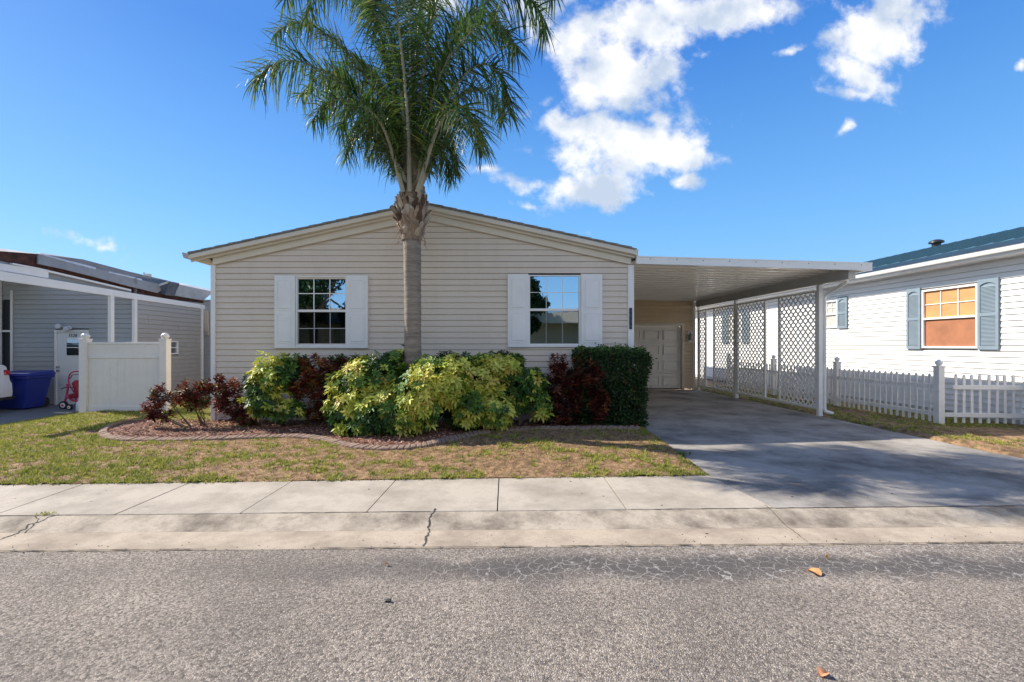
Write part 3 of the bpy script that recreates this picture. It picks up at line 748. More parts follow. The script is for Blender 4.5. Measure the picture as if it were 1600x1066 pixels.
# shingle butt ends stepping along the rake
x = XO0
while x < XO1-.2:
    z = roofz(x); sg = 1 if x < XC else -1
    zb_ = roofz(x+.15); b.hexa([(x,RF-.012,z-.02),(x+.235,RF-.012,roofz(x+.235)-.02),(x+.235,RF+.3,roofz(x+.235)-.02),(x,RF+.3,z-.02),(x,RF-.012,z+(.012 if sg>0 else .002)),(x+.235,RF-.012,roofz(x+.235)+(.002 if sg>0 else .012)),(x+.235,RF+.3,roofz(x+.235)+(.002 if sg>0 else .012)),(x,RF+.3,z+(.012 if sg>0 else .002))])
    x += .24
b.build('roof', M_shing, house)
b = MB()
def rake(y0, y1, dz0, dz1, mm=0, e0=0, e1=0):
    for (xa, xb) in ((XO0+.02+e0, XC), (XC, XO1-.02-e1)):
        za, zb = roofz(xa), roofz(xb)
        b.hexa([(xa,y0,za-dz1),(xb,y0,zb-dz1),(xb,y1,zb-dz1),(xa,y1,za-dz1),(xa,y0,za-dz0),(xb,y0,zb-dz0),(xb,y1,zb-dz0),(xa,y1,za-dz0)], mm)
rake(RF+.003, RF+.04, .036, .125)
rake(RF-.018, RF+.004, .060, .120)
rake(RF+.045, RF+.075, .100, .165)
b.build('rake_fascia', M_trim, house, bevel=.004)
b = MB()
rake(F-.06, F-.017, .150, .285, e0=.36, e1=.05)
rake(RF+.08, F-.062, .145, .165, e0=.1, e1=.02)
b.build('rake_frieze', M_trim, house, bevel=.003)
# eave box on the left with gutter end
b = MB(); ze = roofz(XO0)
b.box(XO0+.03, XL-.02, RF+.08, 20, ze-.125, ze-.105); b.build('soffit', M_trim, house)
b = MB()
b.prism([(0,-.02),(-.10,-.0),(-.115,-.01),(-.085,-.10),(-.03,-.115),(0,-.115)], (XO0+.02, RF-.02, ze), (1,0,0), (0,0,1), (0,12,0))
b.build('gutter', mat('gutter_beige', (.45,.43,.41), .4, .08), house, bevel=.003)
b = MB(); ze = roofz(XO1)
b.box(XO1-.03, XO1+.02, RF-.01, 20, ze-.13, ze-.02)
b.build('eave_fascia', M_trim, house)
# corner boards
for (xa, xb) in ((XL-.035, XL+.05), (XRH-.075, XRH+.035)):
    b = MB(); b.box(xa, xb, F-.032, F+.06, .0 if xa < 0 else .02, 2.86); b.build('corner_board', M_white, house, bevel=.005)
# number plate on the right corner board
np_ = MB(); np_.box(PX(982.3, F), PX(986.6, F), F-.046, F-.033, PZ(514.5, F), PZ(481.5, F)); plate = np_.build('number_plate', mat('navy_plate', (.012,.015,.03), .35, .1), house, bevel=.002)
def text(txt, size, loc, rot, m, parent, name='lettering', ext=.0015, shear=0, align='CENTER'):
    cu = bpy.data.curves.new(name, 'FONT'); cu.body = txt; cu.size = size; cu.extrude = ext; cu.align_x = align; cu.align_y = 'CENTER'; cu.shear = shear
    to = bpy.data.objects.new(name, cu); COL.objects.link(to); 
    dg = bpy.context.evaluated_depsgraph_get(); me = bpy.data.meshes.new_from_object(to.evaluated_get(dg)); bpy.data.objects.remove(to)
    M = Matrix.Translation(Vector(loc)) @ rot.to_matrix().to_4x4(); me.transform(M)
    if parent is not None:
        top = parent
        while top.parent: top = top.parent
        me.transform(Matrix.Translation(-top.location))
    o = bpy.data.objects.new(name, me); me.materials.clear(); me.materials.append(m); COL.objects.link(o); o.parent = parent
    return o
from mathutils import Euler
M_digit = mat('digit_grey', (.12,.13,.17), .5, .05)
for i, ch in enumerate('1526'):
    text(ch, .075, (PX(984.4, F), F-.0475, PZ(486+i*8, F)), Euler((PI/2, 0, 0)), M_digit, plate, 'digit')

def raised_panel(b, x0, x1, z0, z1, y, out=-1, d=.008, bev=.014, fw=.007, fd=.006):
    """a moulded frame groove and raised field on a board facing -y"""
    o = d*out
    for (a0, a1, c0, c1) in ((x0, x1, z0, z0+fw), (x0, x1, z1-fw, z1), (x0, x0+fw, z0+fw, z1-fw), (x1-fw, x1, z0+fw, z1-fw)):
        b.box(min(a0,a1), max(a0,a1), y-fd, y+.002, c0, c1)
    a0, a1, c0, c1 = x0+.02, x1-.02, z0+.02, z1-.02
    e = bev
    b.hexa([(a0,y,c0),(a1,y,c0),(a1,y+.002,c0),(a0,y+.002,c0)]+[(a0,y,c1),(a1,y,c1),(a1,y+.002,c1),(a0,y+.002,c1)])
    b.hexa([(a0+e,y-.008,c0+e),(a1-e,y-.008,c0+e),(a1,y,c0),(a0,y,c0),(a0+e,y-.008,c1-e),(a1-e,y-.008,c1-e),(a1,y,c1),(a0,y,c1)])

for wi, (a, c, t, bt, s0, s1) in enumerate(WINS):
    x0, x1, z0, z1 = PX(a, F), PX(c, F), PZ(bt, F), PZ(t, F)
    W = MB(); f = .030; y0, y1 = F-.03, F+.07
    W.box(x0, x1, y0, y1, z1-f*.7, z1); W.box(x0, x1, y0, y1, z0, z0+f); W.box(x0, x0+f, y0, y1, z0+f, z1-f*.7); W.box(x1-f, x1, y0, y1, z0+f, z1-f*.7)
    W.box(x0-.03, x1+.03, F-.045, F-.031, z0-.03, z0+.018)
    win = W.build('window', M_white, house, bevel=.003)
    win['label'] = ('window with dense tree reflected and dark lower sash', 'window with sky and branches reflected in its upper sash')[wi]
    zm = (z0+z1)/2+.01
    S = MB(); S.box(x0+f, x1-f, F-.012, F+.03, zm-.022, zm+.022); S.build('meeting_rail', M_white, win, bevel=.002)
    ux0, ux1 = x0+f, x1-f; zu0, zu1 = zm+.022, z1-f*.7; zl0, zl1 = z0+f, zm-.022
    g = MB(); g.box(ux0, ux1, F+.002, F+.006, zu0, zu1); g.build('upper_pane', M_glass, win)
    g = MB(); g.box(ux0, ux1, F+.022, F+.026, zl0, zl1); g.build('lower_pane', M_glass3 if wi == 0 else M_glass2, win)
    mt = MB(); dx = (ux1-ux0)/3; tw = .008 if wi == 0 else .0045
    for k in (1, 2): mt.box(ux0+dx*k-tw, ux0+dx*k+tw, F-.006, F+.001, zu0, zu1)
    for k in range(3): 
        zc = (zu0+zu1)/2; mt.box(ux0+dx*k+tw if k else ux0, ux0+dx*(k+1)-tw if k < 2 else ux1, F-.005, F+.001, zc-tw, zc+tw)
    mt.build('muntin', M_white, win)
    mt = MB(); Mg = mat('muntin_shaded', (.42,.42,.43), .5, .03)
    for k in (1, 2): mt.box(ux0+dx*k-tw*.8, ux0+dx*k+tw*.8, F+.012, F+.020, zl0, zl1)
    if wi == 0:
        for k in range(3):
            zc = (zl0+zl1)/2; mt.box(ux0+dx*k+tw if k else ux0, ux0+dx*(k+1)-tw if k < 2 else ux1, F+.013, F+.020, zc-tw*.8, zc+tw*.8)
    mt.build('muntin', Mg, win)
    for (sa, sb) in ((s0, a), (c, s1)):
        sx0, sx1 = PX(sa, F)+.002, PX(sb, F)-.002; sz0, sz1 = z0-.03, z1+.01
        s_ = MB(); s_.box(sx0, sx1, F-.062, F-.034, sz0, sz1); s_.box(sx0, sx1, F-.033, F+.0, sz0+.01, sz1-.01)
        mid = (sz0+sz1)/2+.0
        raised_panel(s_, sx0+.05, sx1-.05, mid+.03, sz1-.09, F-.0625); raised_panel(s_, sx0+.05, sx1-.05, sz0+.09, mid-.05, F-.0625)
        s_.build('shutter', M_shut, house, bevel=.003)
# dark rooms behind the two windows, with a few furnishings showing faintly
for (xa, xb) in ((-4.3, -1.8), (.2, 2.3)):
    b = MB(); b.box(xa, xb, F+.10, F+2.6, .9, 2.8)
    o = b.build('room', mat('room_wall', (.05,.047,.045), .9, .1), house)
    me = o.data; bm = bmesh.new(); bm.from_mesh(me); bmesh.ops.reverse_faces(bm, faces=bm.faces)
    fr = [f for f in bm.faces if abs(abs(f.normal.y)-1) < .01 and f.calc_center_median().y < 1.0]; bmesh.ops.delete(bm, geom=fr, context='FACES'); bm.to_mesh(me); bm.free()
for (xa, xb, yy_) in ((-3.32,-3.02,.5), (-3.0,-2.62,.8)):
    b = MB(); b.box(xa, xb, F+yy_, F+yy_+.05, 1.3, 1.76); b.build('chair_back', mat('dim_fabric', (.5,.36,.24), .8, .3, 8), house, bevel=.02)

# ---------------------------------------------------------------- garage wall at the back of the carport
XGR = 6.47
gar = house
siding('garage_wall', (XRH, YG, 0), (1,0,0), (0,-1,0), .05, 2.95, .1065, lambda z: (0, XGR-XRH), [(3.60-XRH, 6.12-XRH, 0, 2.03)], M_tan, gar, .032, .024)
siding('garage_wall', (XGR, YG, 0), (0,1,0), (1,0,0), .05, 2.95, .1065, lambda z: (0, 6), [], M_siding, gar)
b = MB(); b.box(XGR-.07, XGR+.02, YG-.03, YG+.06, 0, 2.75); b.build('corner_board', M_trim, gar, bevel=.004)
b = MB(); b.box(6.07, 6.14, YG-.03, YG+.14, 0, 2.03); b.box(3.55, 6.142, YG-.032, YG+.142, 2.028, 2.10); b.build('door_frame', M_trim, gar, bevel=.004)
b = MB(); b.box(XRH, 3.54, YG-.03, YG+.14, 0, .05); b.build('wall_base', M_trim, gar)
b = MB(); gy = YG+.10; gx0, gx1 = 3.63, 6.06; rows_ = 4
rh = 1.96/4
for r in range(4):
    z0 = .03+r*rh; b.box(gx0, gx1, gy, gy+.04, z0+.010, z0+rh-.010)
    nC = 4; pw = (gx1-gx0)/nC
    for k in range(nC): raised_panel(b, gx0+k*pw+.06, gx0+(k+1)*pw-.06, z0+.09, z0+rh-.09, gy-.001, d=.01, bev=.035, fw=.022, fd=.032)
b.box(gx0, gx1, gy+.045, gy+.05, 0, 2.03)
b.build('garage_door', M_door, gar, bevel=.003)
b = MB(); b.box(gx0, gx1, gy-.01, gy+.03, .002, .032); b.build('door_seal', M_rubber, gar)
lx = PX(1077.5, YG)
b = MB(); b.box(lx-.075, lx+.075, YG-.035, YG-.014, 1.50, 1.85); lf = b.build('wall_lantern', M_white, gar, bevel=.006)
b = MB(); b.lathe((lx-.01, YG-.10, 1.66), [(.02,-.10),(.05,-.09),(.062,.06),(.03,.10),(.01,.13)], 14); b.build('lantern_shade', mat('lantern_glass', (.30,.27,.22), .3, .2), lf)
b = MB(); b.tube([(lx-.01, YG-.03, 1.79), (lx-.01, YG-.08, 1.82), (lx-.01, YG-.10, 1.79)], .008); b.build('lantern_arm', M_black, lf)

# ---------------------------------------------------------------- carport
CX0, CX1 = XRH+.04, 6.80; CY0, CY1 = 8.12, YG-.02
def cz(x): return 2.94-(x-CX0)*.029                                   # underside of the roof sheet
car = empty('carport', (4.7, 8.3, 0), 'white aluminium carport with lattice side panels attached to the beige house', 'carport')
b = MB(); y = CY0+.06; prv = None
# underside and top of interlocking pans, ribs running across
while y < CY1-.02:
    w = min(.30, CY1-y)
    for (ya, yb, dz) in ((y, y+w*.82, 0.0), (y+w*.82, y+w*.91, -.035), (y+w*.91, y+w, -.035)):
        b.quad((CX0,ya,cz(CX0)+dz),(CX1-.02,ya,cz(CX1)+dz),(CX1-.02,yb,cz(CX1)+dz),(CX0,yb,cz(CX0)+dz))
    for ya in (y+w*.82, y+w-.0005): b.quad((CX0,ya,cz(CX0)),(CX1-.02,ya,cz(CX1)),(CX1-.02,ya,cz(CX1)-.035),(CX0,ya,cz(CX0)-.035))
    y += w
b.build('roof_pan', M_ceil, car)
b = MB(); b.quad((CX0,CY0,cz(CX0)+.05),(CX1,CY0,cz(CX1)+.05),(CX1,CY1,cz(CX1)+.05),(CX0,CY1,cz(CX0)+.05)); b.build('roof_top', M_alu, car)
b = MB()
def fas(y0, y1, lo, hi, mm=0): b.hexa([(CX0,y0,cz(CX0)+lo),(CX1+.02,y0,cz(CX1)+lo),(CX1+.02,y1,cz(CX1)+lo),(CX0,y1,cz(CX0)+lo),(CX0,y0,cz(CX0)+hi),(CX1+.02,y0,cz(CX1)+hi),(CX1+.02,y1,cz(CX1)+hi),(CX0,y1,cz(CX0)+hi)], mm)
fas(CY0, CY0+.055, -.08, .055); fas(CY0-.006, CY0, .035, .062); fas(CY0-.006, CY0, -.082, -.066)
for k in range(9):
    x = CX0+.25+k*.47; b.lathe((x, CY0-.002, cz(x)+.012), [(.008,-.006),(.008,.002)], 8, 'y', 1)
b.build('front_fascia', [M_alu, M_black], car, bevel=.003)
b = MB(); zz = cz(CX1)                                                # box gutter along the outer edge
b.prism([(0,.06),(.02,.06),(.11,.03),(.12,-.045),(.10,-.075),(0,-.08)], (CX1-.075, CY0+.06, zz), (1,0,0), (0,0,1), (0, CY1-CY0-.06, 0))
b.build('gutter', M_alu, car, bevel=.003)
b = MB(); b.box(6.47, 6.60, CY0+.10, CY1-.06, 2.60, cz(6.54)-.037); b.build('beam', mat('beam_grey', (.46,.46,.45), .4, .08), car, bevel=.003)
XP = 6.55
for (y, w) in ((9.05, .038), (12.12, .038), (14.30, .03)):
    b = MB(); b.box(XP-w, XP+w, y-w, y+w, 0, 2.62)
    if y < 12.5: b.box(XP-w-.006, XP+w+.006, y-w-.006, y+w+.006, 0, .14 if y > 10 else .02)
    b.build('post', M_alu, car, bevel=.004)
def lattice(y0, y1, idx):
    z0, z1 = .17, 2.46
    fr = MB(); t = .02
    fr.box(XP-t, XP+t, y0, y0+.05, z0-.05, z1+.04); fr.box(XP-t, XP+t, y1-.05, y1, z0-.05, z1+.04)
    fr.box(XP-t*.9, XP+t*.9, y0+.05, y1-.05, z0-.05, z0); fr.box(XP-t*.9, XP+t*.9, y0+.05, y1-.05, z1, z1+.04)
    f = fr.build('lattice_panel', M_alu, car, bevel=.002)
    ya, yb = y0+.05, y1-.05; H = z1-z0; Wd = yb-ya; b = MB(); pit = .152; hw = .0150
    for sgn, xo in ((1, -.0035), (-1, .0035)):
        k = -int(H/pit)-2
        while k*pit < Wd+H+pit:
            # strip: y = ya + k*pit + sgn*(z-z0)
            y_at0 = ya+k*pit if sgn > 0 else ya+k*pit
            zs = []
            zlo = max(0, (ya-y_at0)*sgn if sgn > 0 else (y_at0-yb)); zhi = min(H, (yb-y_at0) if sgn > 0 else (y_at0-ya))
            if zhi > zlo+.005:
                a = (XP+xo, y_at0+sgn*zlo, z0+zlo); c = (XP+xo, y_at0+sgn*zhi, z0+zhi)
                b.bar(a, c, .0065, hw*2, up=(1,0,0)) if False else b.obox(((XP+xo), (a[1]+c[1])/2, (a[2]+c[2])/2), Vector((0, c[1]-a[1], c[2]-a[2]))/2, Vector((.003,0,0)), Vector((0, -sgn, 1)).normalized()*hw)
            k += 1
    b.build('lattice', mat('lattice_white', (.86,.86,.85), .5, .03), f)
for i, (a, c) in enumerate(((9.10, 10.33), (10.82, 12.07), (12.17, 13.34), (13.80, 14.28))): lattice(a, c, i)
for (a, c) in ((10.33, 10.82), (13.34, 13.80)):
    for (za, zb) in ((.12, .17), (2.46, 2.50)):
        b = MB(); b.box(XP-.018, XP+.018, a+.001, c-.001, za, zb); b.build('side_rail', M_alu, car, bevel=.002)
# downspout
b = MB(); gx = CX1-.02
yd = 9.0
b.tube([(gx-.03, 8.62, 2.72), (gx-.03, 8.62, 2.60), (gx-.07, 8.72, 2.54), (XP+.115, 9.02, 2.42), (XP+.10, 9.06, 2.36), (XP+.10, 9.06, .16), (XP+.11, 9.04, .09), (XP+.22, 8.98, .05)], [.04,.04,.038,.036,.036,.036,.036,.036], 12)
b.build('downspout', M_alu, car, smooth=True)
b = MB(); b.box(gx-.30, gx-.27, 8.35, 8.37, 2.60, 2.78); b.build('gutter_strap', M_alu, car)

# ---------------------------------------------------------------- white neighbour house on the right
XW = 9.1
rh_ = empty('white_house', (XW, 9, 0), 'white lap-sided neighbouring house with teal metal roof and blue shutters', 'house')
def wy(px): return XW*FPX/(px-VX)
bigw = (wy(1530), wy(1442), 1.345, 2.56); smw = (wy(1310), wy(1283), 1.86, 2.60); thw = (wy(1160), wy(1140), 1.5, 2.55)
R0 = 4.5
siding('side_wall', (XW, R0, 0), (0,1,0), (-1,0,0), .12, 2.97, .1075, lambda z: (0, 24-R0), [(w[0]-R0, w[1]-R0, w[2], w[3]) for w in (bigw, smw, thw)], M_rwall, rh_, .022, .013)
b = MB(); b.box(XW-.005, XW+.01, R0, 24, 0, .12); b.build('skirting', mat('skirt_grey', (.48,.48,.48), .6, .1, 3), rh_)
b = MB(); b.box(XW-.34, XW-.0, R0-.1, 24.1, 2.94, 2.955); b.build('soffit', M_white, rh_)
b = MB(); b.box(XW-.37, XW-.342, R0-.1, 24.1, 2.935, 3.075); b.prism([(0,0),(-.07,.0),(-.09,.05),(-.10,.09),(0,.09)], (XW-.372, R0-.1, 2.985), (1,0,0), (0,0,1), (0,28-R0-4+.1,0)); b.build('eave_gutter', M_rwall, rh_, bevel=.003)
b = MB(); RX0, RXR = XW-.47, 12.6; RZ0, RZR = 3.085, 4.13
b.hexa([(RX0,R0-.2,RZ0),(RXR,R0-.2,RZR),(RXR,24.3,RZR),(RX0,24.3,RZ0),(RX0,R0-.2,RZ0+.07),(RXR,R0-.2,RZR+.07),(RXR,24.3,RZR+.07),(RX0,24.3,RZ0+.07)])
b.hexa([(RXR,R0-.2,RZR),(RXR+4,R0-.2,RZ0),(RXR+4,24.3,RZ0),(RXR,24.3,RZR),(RXR,R0-.2,RZR+.07),(RXR+4,R0-.2,RZ0+.07),(RXR+4,24.3,RZ0+.07),(RXR,24.3,RZR+.07)])
y = R0
while y < 24:                                                         # standing ribs of the metal roof
    a = Vector((RX0, y, RZ0+.07)); c = Vector((RXR, y, RZR+.07)); b.bar(a+Vector((0,0,.008)), c+Vector((0,0,.008)), .03, .02); y += .30
b.build('roof', M_teal, rh_)
b = MB(); b.box(RX0-.012, RX0-.001, R0-.2, 24.3, RZ0-.015, RZ0+.065); b.build('drip_edge', mat('navy_edge', (.015,.045,.085), .4, .1), rh_)
b = MB(); vx, vy_ = RXR-.1, 12.75; b.lathe((vx, vy_, RZR+.02), [(.10,0),(.10,.10),(.17,.12),(.16,.17),(.08,.21),(.01,.22)], 16); b.build('roof_vent', M_black, rh_, smooth=True)
def side_window(w, panes, mat_up, mat_lo, shl, shr, name_label):
    y0, y1, z0, z1 = w; b = MB(); f = .04; xa, xb = XW-.03, XW+.05
    b.box(xa, xb, y0, y1, z1-f, z1); b.box(xa, xb, y0, y1, z0, z0+f); b.box(xa, xb, y0, y0+f, z0+f, z1-f); b.box(xa, xb, y1-f, y1, z0+f, z1-f)
    zm = (z0+z1)/2; b.box(xa+.004, xb, y0+f, y1-f, zm-.02, zm+.02)
    o = b.build('window', M_white, rh_, bevel=.003); o['label'] = name_label
    g = MB(); g.box(XW+.012, XW+.018, y0+f, y1-f, zm+.02, z1-f); g.build('upper_pane', mat_up, o)
    g = MB(); g.box(XW+.012, XW+.018, y0+f, y1-f, z0+f, zm-.02); g.build('lower_pane', mat_lo, o)
    m = MB(); d = (y1-y0-2*f)/3
    for k in (1, 2): m.box(XW-.004, XW+.011, y0+f+d*k-.008, y0+f+d*k+.008, zm+.02, z1-f)
    zc = (zm+z1-f*.5)/2
    for k in range(3): m.box(XW-.003, XW+.011, y0+f+d*k+(.009 if k else 0), y0+f+d*(k+1)-(.009 if k < 2 else 0), zc-.008, zc+.008)
    m.build('muntin', M_white, o)
    for sh in (shl, shr):
        if not sh: continue
        s0, s1 = sh; q = MB(); h0, h1 = z0-.02, z1+.055
        fw = .045; x0, x1 = XW-.05, XW-.02
        q.box(x0, x1, s0, s0+fw, h0, h1); q.box(x0, x1, s1-fw, s1, h0, h1)
        q.box(x0, x1, s0+fw, s1-fw, h0, h0+.07); q.box(x0, x1, s0+fw, s1-fw, h1-.05, h1); mz = (h0+h1)/2; q.box(x0, x1, s0+fw, s1-fw, mz-.035, mz+.035)
        q.box(x0+.02, x1, s0+fw, s1-fw, h0+.07, mz-.035); q.box(x0+.02, x1, s0+fw, s1-fw, mz+.035, h1-.05)
        # arched head of the top field
        pts = []; n = 10; wd = (s1-s0-2*fw)
        for k in range(n+1): t = k/n; pts.append((t*wd, -.015-.045*(abs(2*t-1)**2)))
        poly = [(0, .0)]+pts+[(wd, 0.0)]
        q.prism(poly, (x0, s0+fw, h1-.05), (0,1,0), (0,0,1), (.02,0,0))
        for (lo, hi) in ((h0+.075, mz-.04), (mz+.04, h1-.12)):
            z = lo+.008
            while z < hi-.01:
                q.hexa([(x0+.006,s0+fw,z-.004),(x0+.006,s1-fw,z-.004),(x0+.02,s1-fw,z+.012),(x0+.02,s0+fw,z+.012),(x0+.006,s0+fw,z+.001),(x0+.006,s1-fw,z+.001),(x0+.02,s1-fw,z+.017),(x0+.02,s0+fw,z+.017)]); z += .024
        q.build('shutter', M_blue, rh_)
M_blind = mat('pale_blind', (.50,.50,.46), .5, .12, 5)
side_window(bigw, 3, M_ply, M_ply2, (wy(1564), wy(1531)), (wy(1441), wy(1419.5)), 'window closed with orange boards between blue shutters')
side_window(smw, 3, M_blind, M_blind, (wy(1326), wy(1311)), None, 'small high window with pale blinds')
side_window(thw, 3, M_blind, M_blind, (wy(1172), wy(1161)), (wy(1139), wy(1130)), 'window seen through the lattice')
# other walls so the house is solid
b = MB(); b.box(XW+.06, 16.5, R0+.05, 23.9, 0, 3.0); b.build('house_body', M_rwall, rh_)

# ---------------------------------------------------------------- picket fences
M_pick = mat('white_picket', (.76,.76,.75), .45, .05, 3, dirt=(.5,.5,.44), dirtamt=.35)
def gothic_post(name, x, y, h, parent, w=.055):
    b = MB(); b.box(x-w, x+w, y-w, y+w, 0, h-.14); b.box(x-w-.012, x+w+.012, y-w-.012, y+w+.012, h-.14, h-.115)
    b.lathe((x, y, h-.115), [(.035,0),(.035,.015),(.052,.035),(.055,.06),(.04,.085),(.018,.105),(.002,.118)], 14)
    return b.build(name, M_pick, parent, bevel=.004)
def picket_run(parent, a, c, n, h=.90, skip=False):
    a, c = Vector(a), Vector(c); d = (c-a); L = d.length; d.normalize(); s = Vector((-d.y, d.x, 0))
    for z in (.20, .68):
        b = MB(); b.bar(a+Vector((0,0,z)), c+Vector((0,0,z)), .035, .075); b.build('rail', M_pick, parent, bevel=.003)
    for i in range(n):
        p = a+d*(L*(i+.5)/n); w = .020; hh = h+random.uniform(-.010, .010); lean = Vector((0,0,1))+d*random.uniform(-.012, .012)
        for sd in (1,):
            b = MB(); o = p+s*.030
            b.prism([(-w,0.06),(w,0.06),(w,hh-.03),(w*.6,hh-.008),(0,hh),(-w*.6,hh-.008),(-w,hh-.03)], o-s*.009, d, lean, s*.018)
            b.build('picket', M_pick, parent)
XFp = 7.82
fence1 = empty('picket_fence', (XFp, 10.26, 0), 'long white picket fence running back beside the carport to a tall corner post', 'fence', 'white picket fences')
for y in (7.93, 10.26, 12.55, 14.9): gothic_post('post', XFp, y, 1.15 if y > 8 else 1.16, fence1, .052 if y > 8 else .052)
picket_run(fence1, (XFp, 8.0, 0), (XFp, 10.2, 0), 17); picket_run(fence1, (XFp, 10.32, 0), (XFp, 12.49, 0), 17); picket_run(fence1, (XFp, 12.61, 0), (XFp, 14.84, 0), 17)
fence2 = empty('picket_fence', (8.4, 7.85, 0), 'short white picket fence facing the street right of the tall corner post', 'fence', 'white picket fences')
picket_run(fence2, (XFp+.19, 7.88, 0), (XFp+1.33, 7.74, 0), 9, .90)
b = MB(); b.bar((XFp+.07, 7.90, .20), (XFp+.19, 7.88, .20), .03, .07); b.build('rail', M_pick, fence2)

# ---------------------------------------------------------------- privacy fence panel on the left
YP = 9.5
pf = empty('privacy_fence', (PX(195, YP), YP, 0), 'solid cream-white vinyl privacy panel between two domed posts by the shrubs', 'fence')
M_cream = mat('cream_vinyl', (.74,.72,.68), .42, .05, 2, dirt=(.56,.52,.46), dirtamt=.35)
for px, h in ((133.5, 1.66), (258, 1.66)):
    x = PX(px, YP); b = MB(); w = .075; b.box(x-w, x+w, YP-w, YP+w, 0, h-.13); b.box(x-w-.01, x+w+.01, YP-w-.01, YP+w+.01, h-.15, h-.12)
    b.lathe((x, YP, h-.12), [(.058,0),(.058,.02),(.075,.035),(.078,.06),(.065,.09),(.035,.115),(.003,.125)], 18)
    b.build('post', M_cream, pf, bevel=.006)
xa, xb = PX(133.5, YP)+.076, PX(258, YP)-.076
for (z0, z1) in ((.01, .14), (1.13, 1.18), (1.42, 1.47)):
    b = MB(); b.box(xa, xb, YP-.03, YP+.03, z0, z1); b.build('rail', M_cream, pf, bevel=.006)
b = MB(); n = 10; w = (xb-xa)/n
for k in range(n): b.box(xa+k*w+.002, xa+(k+1)*w-.002, YP-.013, YP+.013, .14, 1.13); 
b.box(xa, xb, YP-.010, YP+.010, .141, 1.129)
b.box(xa, xb, YP-.014, YP+.014, 1.181, 1.419)
b.build('panel', M_cream, pf)

# ---------------------------------------------------------------- grey neighbour on the left
YW = 10.75; XBm = -8.3
nb = empty('grey_house', (-9.5, YW, 0), 'grey-sided neighbouring house with torn metal roof edge and white posts', 'house')
def W(px): return PX(px, YW)
doorX0, doorX1 = W(88), W(88)+.78
siding('front_wall', (-16, YW, 0), (1,0,0), (0,-1,0), .02, 3.0, .112, lambda z: (0, XBm-.04+16), [(doorX0+16, doorX1+16, 0, 1.76), (W(4)+16, W(18)+16, 0, 2.5)], M_grey, nb)
siding('side_wall', (XBm+.03, YW, 0), (0,1,0), (1,0,0), .02, 2.47, .112, lambda z: (0, 2.35), [(.50, 1.05, .95, 1.48)], M_grey, nb) if False else None
siding('rear_wall', (-9.5, 13.4, 0), (1,0,0), (0,-1,0), .02, 2.75, .112, lambda z: (0, 3.6), [], M_grey, nb)
# post positions under the sloping beam (all at x = XBm)
def yb_(px): return XBm*FPX/(px-VX)
b = MB(); y0, y1 = 6.9, 13.2
def beam_z(y, top): return (2.66-(y-7.7)*.0165) if top else (2.50-(y-7.7)*.008)
b.hexa([(XBm-.03,y0,beam_z(y0,0)),(XBm+.03,y0,beam_z(y0,0)),(XBm+.03,y1,beam_z(y1,0)),(XBm-.03,y1,beam_z(y1,0)),(XBm-.03,y0,beam_z(y0,1)),(XBm+.03,y0,beam_z(y0,1)),(XBm+.03,y1,beam_z(y1,1)),(XBm-.03,y1,beam_z(y1,1))])
b.build('beam', M_white, nb, bevel=.004)
for px, w in ((173, .045), (210, .04), (314.5, .04)):
    y = yb_(px); b = MB(); b.box(XBm-.028, XBm+w, y-w, y+w, 0, beam_z(y, 0)); b.build('post', M_white, nb, bevel=.003)
b = MB(); b.box(W(-3), W(4.5), YW-.06, YW-.02, 0, 3); b.box(W(18.5), W(21.5), YW-.04, YW-.015, 0, 2.7); b.box(W(4.5), W(18.5), YW-.04, YW-.015, PZ(519, YW), PZ(516, YW)); b.build('screen_frame', M_white, nb)
b = MB(); b.box(W(4), W(18.6), YW+.02, YW+.04, 0, 2.6); 
b.build('screen', mat('dark_screen', (.03,.035,.045), .7, .4, 3, stretch=(8,1,.5)), nb)
# infill wall under the beam, right of the corner post
siding('infill_wall', (XBm, yb_(211), 0), (0,1,0), (1,0,0), .02, 2.50, .112, lambda z: (0, yb_(314)-yb_(211)), [(yb_(265)-.05-yb_(211), yb_(277)-yb_(211), 1.17, 1.52)], mat('grey_vinyl_pale', (.36,.355,.335), .5, .05, 1.2, dirt=(.30,.30,.28), dirtamt=.3), nb)
b = MB(); y0, y1 = yb_(265)-.05, yb_(277); 
b.box(XBm-.02, XBm+.03, y0, y0+.04, 1.17, 1.52); b.box(XBm-.02, XBm+.03, y1-.04, y1, 1.17, 1.52); b.box(XBm-.02, XBm+.03, y0+.04, y1-.04, 1.49, 1.52); b.box(XBm-.02, XBm+.03, y0+.04, y1-.04, 1.17, 1.20); b.box(XBm-.01, XBm+.025, y0+.04, y1-.04, 1.335, 1.355)
w_ = b.build('window', M_white, nb)
g = MB(); g.box(XBm-.012, XBm-.006, y0+.04, y1-.04, 1.20, 1.49); g.build('pane', M_glass2, w_)
